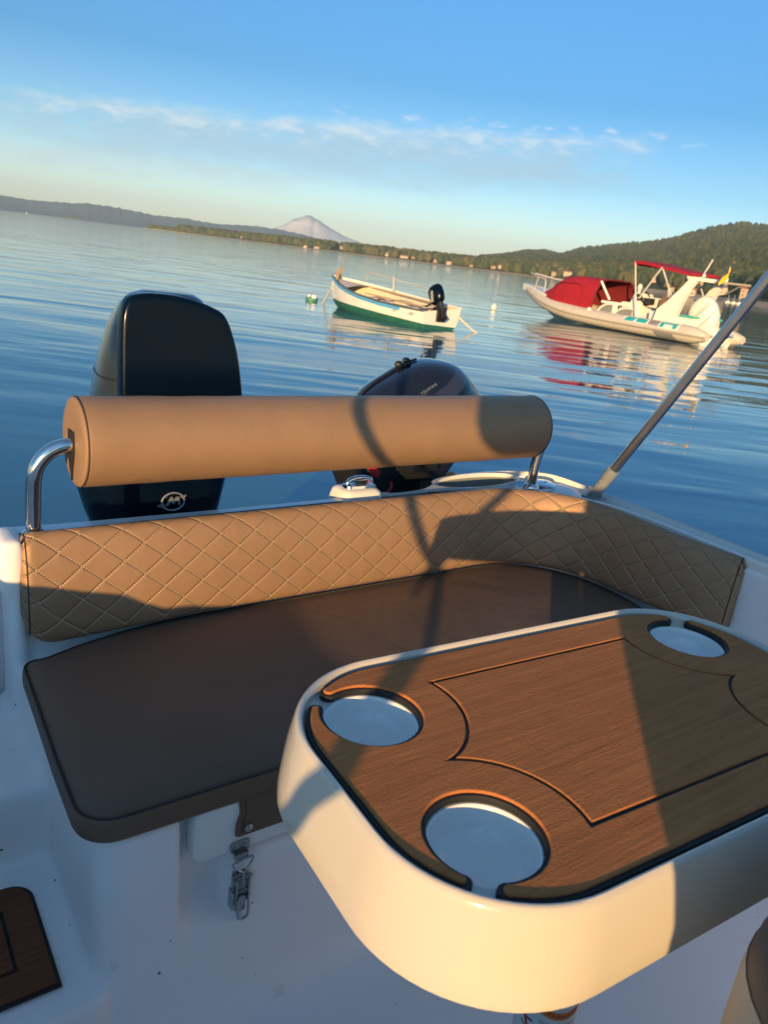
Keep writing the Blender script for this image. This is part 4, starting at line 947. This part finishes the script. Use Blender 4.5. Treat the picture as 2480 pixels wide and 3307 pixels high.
sm2=MB(); sm2.tube([Vector((x,-.185,z)) for x,z in ((6.9,.70),(6.75,1.30),(6.4,1.42),(5.6,1.45),(5.35,1.35),(5.3,.72))],.012,6); sm2.tube([Vector(p)+Vector((0,0,.01)) for p in hoop(4.75,.19,2.26,.44,1.70,-.15)],.03,8); part(CN,'seam_binding',sm2,simple('dark_red_binding',(.16,.01,.015),.8),60)
cb=MB(); cb.tube([(4.55,-.27,1.62),(4.05,-.33,1.02)],.045,8); cb.ball((4.75,-.14,.58),.09,12,8); part(CN,'support_strut',cb,WHITEB,60)
sb=MB(); 
for x0,x1 in ((3.75,4.45),(2.9,3.65)): sb.loft([[(x,y,z) for x,z in [(x0,.48),(x1,.50),(x1-.05,.62),(x1-.25,.78),(x0,.82)]] for y in (-.26,-.32)])
part(rib,'side_window',sb,CLEAR,40)
sf=MB(); sf.tube(smooth_poly([(4.5,-.25,.50),(4.35,-.25,.70),(4.1,-.25,.84),(3.72,-.25,.88)],5),.04,8); sf.box(3.62,3.74,-.36,-.22,.42,.95); sf.tube(smooth_poly([(3.68,-.25,.50),(3.5,-.25,.70),(3.2,-.25,.80),(2.85,-.25,.82)],5),.035,8); sf.box(3.5,4.4,-.5,-.3,.88,.97); part(rib,'window_frame',sf,WHITEB,60)
co=MB(); co.loft([[(x,-y,z) for x,y in rrect(a,.38,.10,5,3.55+dx,1.2)] for z,a,dx in ((.36,.48,0),(.9,.47,0),(1.0,.42,.0),(1.02,.35,.0))]); co.loft([[(x,-y,z) for x,y in rrect(a,.30,.08,5,3.35+dx,1.2)] for z,a,dx in ((1.0,.30,0),(1.3,.24,-.05),(1.38,.18,-.06))]); CO=part(rib,'console',co,WHITEB,50)
gg=MB(); 
for x,z in ((3.25,1.30),(3.15,1.18)): gg.obox((x,-.86,z),(.09,0,0),(0,.03,0),(0,0,.05))
gg.box(2.55,2.85,-.95,-.75,1.05,1.25); part(CO,'gauge',gg,LENS,40)
sw_=MB(); ring=[(3.0+.03*math.sin(a)*4,-1.0+.0-.22*math.cos(a),1.22+.22*math.sin(a)) for a in np.linspace(0,2*math.pi,24)]; sw_.tube(ring,.03,8,cap=False); sw_.tube([(3.0,-1.2,1.22),(3.0,-.8,1.22)],.02,6); sw_.tube([(3.3,-1.0,1.1),(3.0,-1.0,1.22)],.03,8); part(CO,'steering_wheel',sw_,MATTE,60)
cs=MB(); cs.ball((3.5,-1.15,1.58),.09,10,8,(1,1,1.3)); cs.tube([(3.5,-1.15,1.3),(3.5,-1.15,1.5)],.05,8); cs.box(2.55,2.95,-1.5,-1.05,.95,1.28); part(CO,'compass',cs,WHITEB,50)
se=MB(); se.box(2.0,2.5,-1.7,-.75,.36,.85); part(rib,'seat_box',se,WHITEB); 
sc2=MB(); sc2.loft([[(x,y,z) for x,z in [(1.98,.88),(2.18,.84),(2.12,1.32),(1.98,1.36),(1.92,1.1)]] for y in (-1.72,-.72)]); part(rib,'seat_back',sc2,BROWNC,40)
cs2=MB(); cs2.box(.55,1.2,-2.0,-.5,.36,.80); part(rib,'stern_box',cs2,WHITEB); ct=MB(); ct.box(.5,1.25,-2.05,-.45,.80,.87); part(rib,'teal_cushion',ct,simple('teal_cushion_cloth',(.06,.45,.40),.7))
# arch
ar=MB()
def legsec(x,y,z,a,b_): return [(x-a,y-b_,z),(x+a,y-b_,z),(x+a,y+b_,z),(x-a,y+b_,z)]
for sgn in(0,1):
    yb=-(.42 if sgn==0 else BM_-.42); yt=-(.55 if sgn==0 else BM_-.55)
    ar.loft([legsec(1.55,yb,.50,.42,.10),legsec(1.50,yb,.95,.38,.10),legsec(1.30,yb*.9+yt*.1,1.25,.24,.09),legsec(1.05,(yb+yt)/2,1.65,.17,.08),legsec(.80,yt,2.04,.15,.08),legsec(.74,yt,2.10,.12,.08)])
ar.loft([[(x,y,z) for x,z in [(.58,1.98),(.95,2.0),(.93,2.10),(.60,2.10)]] for y in (-.5,-BM_+.5)]); part(rib,'arch',ar,WHITEB,40)
pk=MB(); pk.box(-.62,.75,-1.45,-1.22,1.99,2.05); pk.tube([(-.35,-1.33,1.98),(.25,-1.6,1.72)],.025,6); part(rib,'plank',pk,simple('weathered_plank',(.42,.38,.32),.7))
lg=MB(); lg.ball((.98,-.47,2.08),.10,12,8); lg.ball((.55,-.6,2.16),.06,10,6); lg.tube([(.2,-1.3,2.05),(.2,-1.3,2.18)],.06,8); part(rib,'arch_light',lg,WHITEB,60)
an=MB(); an.tube([(.62,-.6,2.1),(.47,-.75,2.68)],.028,8); part(rib,'antenna',an,simple('antenna_grey',(.55,.52,.48),.5),60)
# sunshade
bs_=MB(); bs_.loft([[(x,-y,z-.05*abs((y-1.22)/.9)**2.2) for y in np.linspace(.32,2.12,9)]+[(x,-y,z-.05-.04-.05*abs((y-1.22)/.9)**2.2) for y in np.linspace(2.12,.32,9)] for x,z in ((3.25,2.40),(3.22,2.48),(2.6,2.45),(1.9,2.36),(1.3,2.30),(.8,2.24))],True,True)
bs_.loft([[(x,y,z) for x,z in [(3.26,2.42),(3.28,2.28),(3.22,2.28),(3.2,2.42)]] for y in (-.32,-2.12)]); part(rib,'sunshade',bs_,REDC,50)
bp=MB()
for sgn in(0,1):
    y=-.34 if sgn==0 else -BM_+.34
    bp.tube([(3.24,y,2.40),(2.70,y,.55)],.026,8); bp.tube([(2.05,y,2.30),(2.75,y,1.20)],.026,8); bp.tube([(2.05,y,2.30),(1.45,y,1.45)],.026,8)
bp.tube([(1.05,-.40,.8),(.80,-.52,1.95)],.03,8); part(rib,'sunshade_frame',bp,PALE,60)
# teal markings on the near tube
def on_tube(x,ang): # ang from horizontal-out upward
    zc=.31; return (x,-.28+.291*math.cos(R(ang)),zc+.291*math.sin(R(ang)))
def mark(x0,x1,a0,a1,m,nm,skew=0):
    mb=MB(); rows=[]
    for a in np.linspace(a0,a1,6):
        k=(a-a0)/(a1-a0); rows.append([on_tube(x,a) for x in (x0+skew*k,x1+skew*k)])
    mb.loft(rows,False,False,closed=False); return part(rib,nm,mb,m,60)
mark(1.90,3.02,18,66,WHITEB,'name_panel'); mark(.55,1.35,-78,-14,TUBED,'grey_patch',.25)
def mark2(x0,x1,a0,a1,m,nm,skew=0):
    mb=MB(); rows=[]
    for a in np.linspace(a0,a1,6):
        k=(a-a0)/(a1-a0); rows.append([tuple(Vector((0,-.28,.31))+(Vector(on_tube(0,a))-Vector((0,-.28,.31)))*1.015+Vector((x,0,0))) for x in (x0+skew*k,x1+skew*k)])
    mb.loft(rows,False,False,closed=False); return part(rib,nm,mb,m,60)
mark2(2.52,2.95,24,60,TEALM,'teal_marking',-.10); mark2(1.95,2.40,24,60,TEALM,'teal_marking',-.0); mark(1.46,1.86,24,64,TUBED,'grey_marking')
mark(.60,1.42,10,68,WHITEB,'name_panel'); mark2(.70,1.38,44,62,TEALM,'teal_marking'); mark2(1.22,1.38,18,44,TEALM,'teal_marking'); mark2(.70,.86,18,44,TEALM,'teal_marking')
# outboard, tilted
rm_=MB(); t3=Matrix.Rotation(R(40),3,'Y'); rc_=Vector((.62,-1.15,.95))
def RW(p): return rc_+t3@Vector(p)
rm_.loft([[RW((hx_*math.copysign(abs(math.cos(a))**.75,math.cos(a))+dx,.30*f*math.copysign(abs(math.sin(a))**.75,math.sin(a)),z)) for a in np.linspace(0,2*math.pi,25)[:-1]] for z,hx_,f,dx in ((-.62,.20,.55,.05),(-.50,.36,.8,.05),(-.30,.50,.98,.03),(.0,.54,1.0,0),(.25,.50,.98,-.02),(.42,.40,.88,-.06),(.52,.24,.6,-.10),(.55,.08,.2,-.12))]); RMT=part(rib,'outboard',rm_,WHITEB,50)
r2=MB()
for z,w in ((-.02,.012),(.05,.008),(-.36,.012)): r2.tube([RW((.55*math.copysign(abs(math.cos(a))**.75,math.cos(a)),.302*math.copysign(abs(math.sin(a))**.75,math.sin(a)),z+.12*math.cos(a)*-1)) for a in np.linspace(.15,math.pi-.6,16)],w,6)
part(RMT,'cowl_line',r2,simple('brown_line',(.22,.10,.06),.6),60)
r3=MB(); r3.loft([[RW((.20*f*math.cos(a)+dx,.10*f*math.sin(a),z)) for a in np.linspace(0,2*math.pi,15)[:-1]] for z,f,dx in ((-.55,1.3,.05),(-.8,1,.0),(-1.1,.9,-.05),(-1.3,.8,-.1))]); r3.loft([[RW((x+dx*0,.10*f*math.sin(a),-1.18+.11*f*math.cos(a))) for a in np.linspace(0,2*math.pi,13)[:-1]] for x,f in ((.35,.2),(.15,.9),(-.35,.9),(-.55,.5))]); part(RMT,'leg',r3,WHITEB,50)
r4=MB()
for k in range(3):
    a=2*math.pi*k/3; r4.loft([[RW((-.55+.05*math.sin(a+q)+ (.04 if e else -.04),.0+s*.17*math.cos(a+q),-1.18+s*.17*math.sin(a+q))) for q in (-.4,0,.4)] for s,e in ((.2,0),(1.0,1))],False,False,closed=False)
r4.ball(RW((-.58,0,-1.18)),.06,8,6); part(RMT,'propeller',r4,STEEL,60)
rb=MB(); rb.box(.85,1.05,-1.5,-.85,.05,.72); part(rib,'transom_bracket',rb,MATTE)
# flag on its staff stands on the boat
fs=MB(); fs.tube([(.22,-.95,2.05),(-.10,-1.02,2.62)],.018,6); FLG=part(rib,'flag_staff',fs,STEEL,60)
ff=MB(); ff.loft([[(.20-.34*t+.05*math.sin(t*9),-.95-.06*t-.02*math.sin(v_*7+t*5),2.10+.55*t-v_*.30*(.6+.4*t)-.05) for v_ in np.linspace(0,1,6)] for t in np.linspace(.1,.9,9)],False,False,closed=False); part(FLG,'flag_cloth',ff,YEL,60)
bt=MB(); bt.ball((-.12,-1.02,2.66),.05,10,6); part(FLG,'staff_tip',bt,BROWNC,60)

# ================================================================== HAZE, SKY, LIGHT, CAMERA
hz=MB(); hz.box(-7600,7600,-7600,7600,-6.5,262)
hme=hz.mesh('haze',[],sharp=180)
hmt=bpy.data.materials.new('haze_air'); hmt.use_nodes=True; nt=hmt.node_tree; nt.nodes.remove(nt.nodes['Principled BSDF'])
pv=nt.nodes.new('ShaderNodeVolumePrincipled'); pv.inputs['Color'].default_value=(.62,.86,1,1); pv.inputs['Density'].default_value=.00011; pv.inputs['Anisotropy'].default_value=.0
L(nt,pv.outputs[0],nt.nodes['Material Output'].inputs['Volume']); hme.materials.append(hmt)
struct('haze',hme,WORLD,'stuff')

w=bpy.data.worlds.new('World'); sc.world=w; w.use_nodes=True; nt=w.node_tree; bg=nt.nodes['Background']
travel=Vector((math.cos(SUN_TRAVEL+YAW)*math.cos(SUN_EL),math.sin(SUN_TRAVEL+YAW)*math.cos(SUN_EL),-math.sin(SUN_EL)))
sky=nt.nodes.new('ShaderNodeTexSky'); sky.sky_type='NISHITA'; sky.sun_disc=False; sky.sun_elevation=SUN_EL
sky.sun_rotation=math.atan2(-travel.x,-travel.y); sky.air_density=1.0; sky.dust_density=.6; sky.ozone_density=2.0
tc=nt.nodes.new('ShaderNodeTexCoord'); sx=nt.nodes.new('ShaderNodeSeparateXYZ'); L(nt,tc.outputs['Generated'],sx.inputs[0])
el=math_(nt,'MULTIPLY',math_(nt,'ARCSINE',sx.outputs[2]),57.2958); azn=math_(nt,'MULTIPLY',math_(nt,'ARCTAN2',sx.outputs[0],sx.outputs[1]),57.2958)
cx=nt.nodes.new('ShaderNodeCombineXYZ'); L(nt,azn,cx.inputs[0]); L(nt,el,cx.inputs[1])
def mapv(s,loc=(0,0,0),rot=0):
    q=nt.nodes.new('ShaderNodeMapping'); q.inputs['Scale'].default_value=s; q.inputs['Location'].default_value=loc; q.inputs['Rotation'].default_value=(0,0,R(rot)); L(nt,cx.outputs[0],q.inputs[0]); return q.outputs[0]
def bandmask(az0,hw,e_lo,e_hi,slope,soft_lo,soft_hi):
    c=math_(nt,'SUBTRACT',el,math_(nt,'MULTIPLY',math_(nt,'SUBTRACT',azn,az0),slope))
    up=N(nt,'ShaderNodeMapRange',interpolation_type='SMOOTHSTEP'); L(nt,c,up.inputs[0]); up.inputs[1].default_value=e_hi+soft_hi; up.inputs[2].default_value=e_hi-soft_hi
    lo=N(nt,'ShaderNodeMapRange',interpolation_type='SMOOTHSTEP'); L(nt,c,lo.inputs[0]); lo.inputs[1].default_value=e_lo-soft_lo; lo.inputs[2].default_value=e_lo+soft_lo
    sd=N(nt,'ShaderNodeMapRange',interpolation_type='SMOOTHSTEP'); L(nt,math_(nt,'ABSOLUTE',math_(nt,'SUBTRACT',azn,az0)),sd.inputs[0]); sd.inputs[1].default_value=hw; sd.inputs[2].default_value=hw*.45
    return math_(nt,'MULTIPLY',math_(nt,'MULTIPLY',up.outputs[0],lo.outputs[0]),sd.outputs[0]), c
nA=noise(nt,mapv((.16,.62,1),(3.1,1.7,0),-4),1.0,6,.6,.3); nB=noise(nt,mapv((.55,1.6,1),(7,2,0),-4),1.0,5,.6,.4)
m1,c1=bandmask(-7,28,4.4,8.2,.055,1.8,.8)
cl=N(nt,'ShaderNodeMapRange',interpolation_type='SMOOTHSTEP'); L(nt,math_(nt,'ADD',math_(nt,'MULTIPLY',m1,.50),math_(nt,'ADD',math_(nt,'MULTIPLY',nA,.75),math_(nt,'MULTIPLY',nB,.25))),cl.inputs[0]); cl.inputs[1].default_value=.62; cl.inputs[2].default_value=1.10
m2,c2=bandmask(4,26,8.3,10.0,.02,.5,.9)
wi=N(nt,'ShaderNodeMapRange',interpolation_type='SMOOTHSTEP'); L(nt,math_(nt,'MULTIPLY',nB,m2),wi.inputs[0]); wi.inputs[1].default_value=.50; wi.inputs[2].default_value=.78
m3,c3=bandmask(-22,22,2.6,4.6,.03,1.2,.8)
cl3=N(nt,'ShaderNodeMapRange',interpolation_type='SMOOTHSTEP'); L(nt,math_(nt,'ADD',math_(nt,'MULTIPLY',m3,.5),math_(nt,'MULTIPLY',nA,.5)),cl3.inputs[0]); cl3.inputs[1].default_value=.45; cl3.inputs[2].default_value=.95
# sky tint: multiply the physical sky by a gentle colour grade along elevation
gr=N(nt,'ShaderNodeMapRange'); L(nt,el,gr.inputs[0]); gr.inputs[1].default_value=0; gr.inputs[2].default_value=60
tint=ramp(nt,gr.outputs[0],[(0,(1.18,1.30,1.90)),(.05,(.88,1.05,1.42)),(.10,(.51,.77,1.08)),(.18,(.265,.585,.90)),(.30,(.34,.72,1.08)),(.55,(.70,1.05,1.35)),(1,(1.1,1.3,1.45))])
mt=N(nt,'ShaderNodeMix',data_type='RGBA',blend_type='MULTIPLY'); mt.inputs[0].default_value=1; L(nt,sky.outputs[0],mt.inputs[6]); L(nt,tint.outputs[0],mt.inputs[7])
lit=N(nt,'ShaderNodeMapRange',interpolation_type='SMOOTHSTEP'); L(nt,math_(nt,'ADD',c1,math_(nt,'MULTIPLY',math_(nt,'SUBTRACT',nB,.5),5.0)),lit.inputs[0]); lit.inputs[1].default_value=6.6; lit.inputs[2].default_value=8.6
cc_=N(nt,'ShaderNodeMix',data_type='RGBA'); L(nt,lit.outputs[0],cc_.inputs[0]); cc_.inputs[6].default_value=(2.1,3.0,3.7,1); cc_.inputs[7].default_value=(4.0,4.2,4.2,1)
x1=N(nt,'ShaderNodeMix',data_type='RGBA'); L(nt,math_(nt,'MULTIPLY',cl.outputs[0],.72),x1.inputs[0]); L(nt,mt.outputs[2],x1.inputs[6]); L(nt,cc_.outputs[2],x1.inputs[7])
x2=N(nt,'ShaderNodeMix',data_type='RGBA'); L(nt,math_(nt,'MULTIPLY',wi.outputs[0],.6),x2.inputs[0]); L(nt,x1.outputs[2],x2.inputs[6]); x2.inputs[7].default_value=(4.2,4.3,4.3,1)
x3=N(nt,'ShaderNodeMix',data_type='RGBA'); L(nt,math_(nt,'MULTIPLY',cl3.outputs[0],.5),x3.inputs[0]); L(nt,x2.outputs[2],x3.inputs[6]); x3.inputs[7].default_value=(3.2,3.6,3.8,1)
L(nt,x3.outputs[2],bg.inputs[0]); bg.inputs[1].default_value=.128

sd=bpy.data.lights.new('sun','SUN'); sd.energy=5.0; sd.angle=R(.53); sd.color=(1.0,.63,.27)
so_=bpy.data.objects.new('sun',sd); col.objects.link(so_); so_.rotation_euler=travel.to_track_quat('-Z','Y').to_euler(); so_.location=(-20,-60,40)

ROLL,PITCH,F_,ZC=R(7.15),R(18.2),1662.,1.5
c,s=math.cos(ROLL),math.sin(ROLL); cp_,sp_=math.cos(PITCH),math.sin(PITCH)
right=Vector((c,s*sp_,s*cp_)); up=Vector((-s,c*sp_,c*cp_)); back=Vector((0,-cp_,sp_))
cam=bpy.data.cameras.new('camera'); cam.sensor_fit='HORIZONTAL'; cam.sensor_width=36; cam.lens=36*F_/1659.; cam.clip_start=.05; cam.clip_end=40000
cam.dof.use_dof=True; cam.dof.focus_distance=1.35; cam.dof.aperture_fstop=13
co_=bpy.data.objects.new('camera',cam); col.objects.link(co_)
M=Matrix((right,up,back)).transposed().to_4x4(); M.translation=(0,0,ZC); co_.matrix_world=M; sc.camera=co_
vs=sc.view_settings; vs.view_transform='Standard'; vs.look='None'; vs.exposure=.78; vs.gamma=1; vs.use_curve_mapping=False
sc.cycles.use_denoising=True; sc.cycles.max_bounces=8; sc.cycles.volume_bounces=0; sc.cycles.caustics_reflective=False; sc.cycles.caustics_refractive=False; sc.cycles.sample_clamp_indirect=8
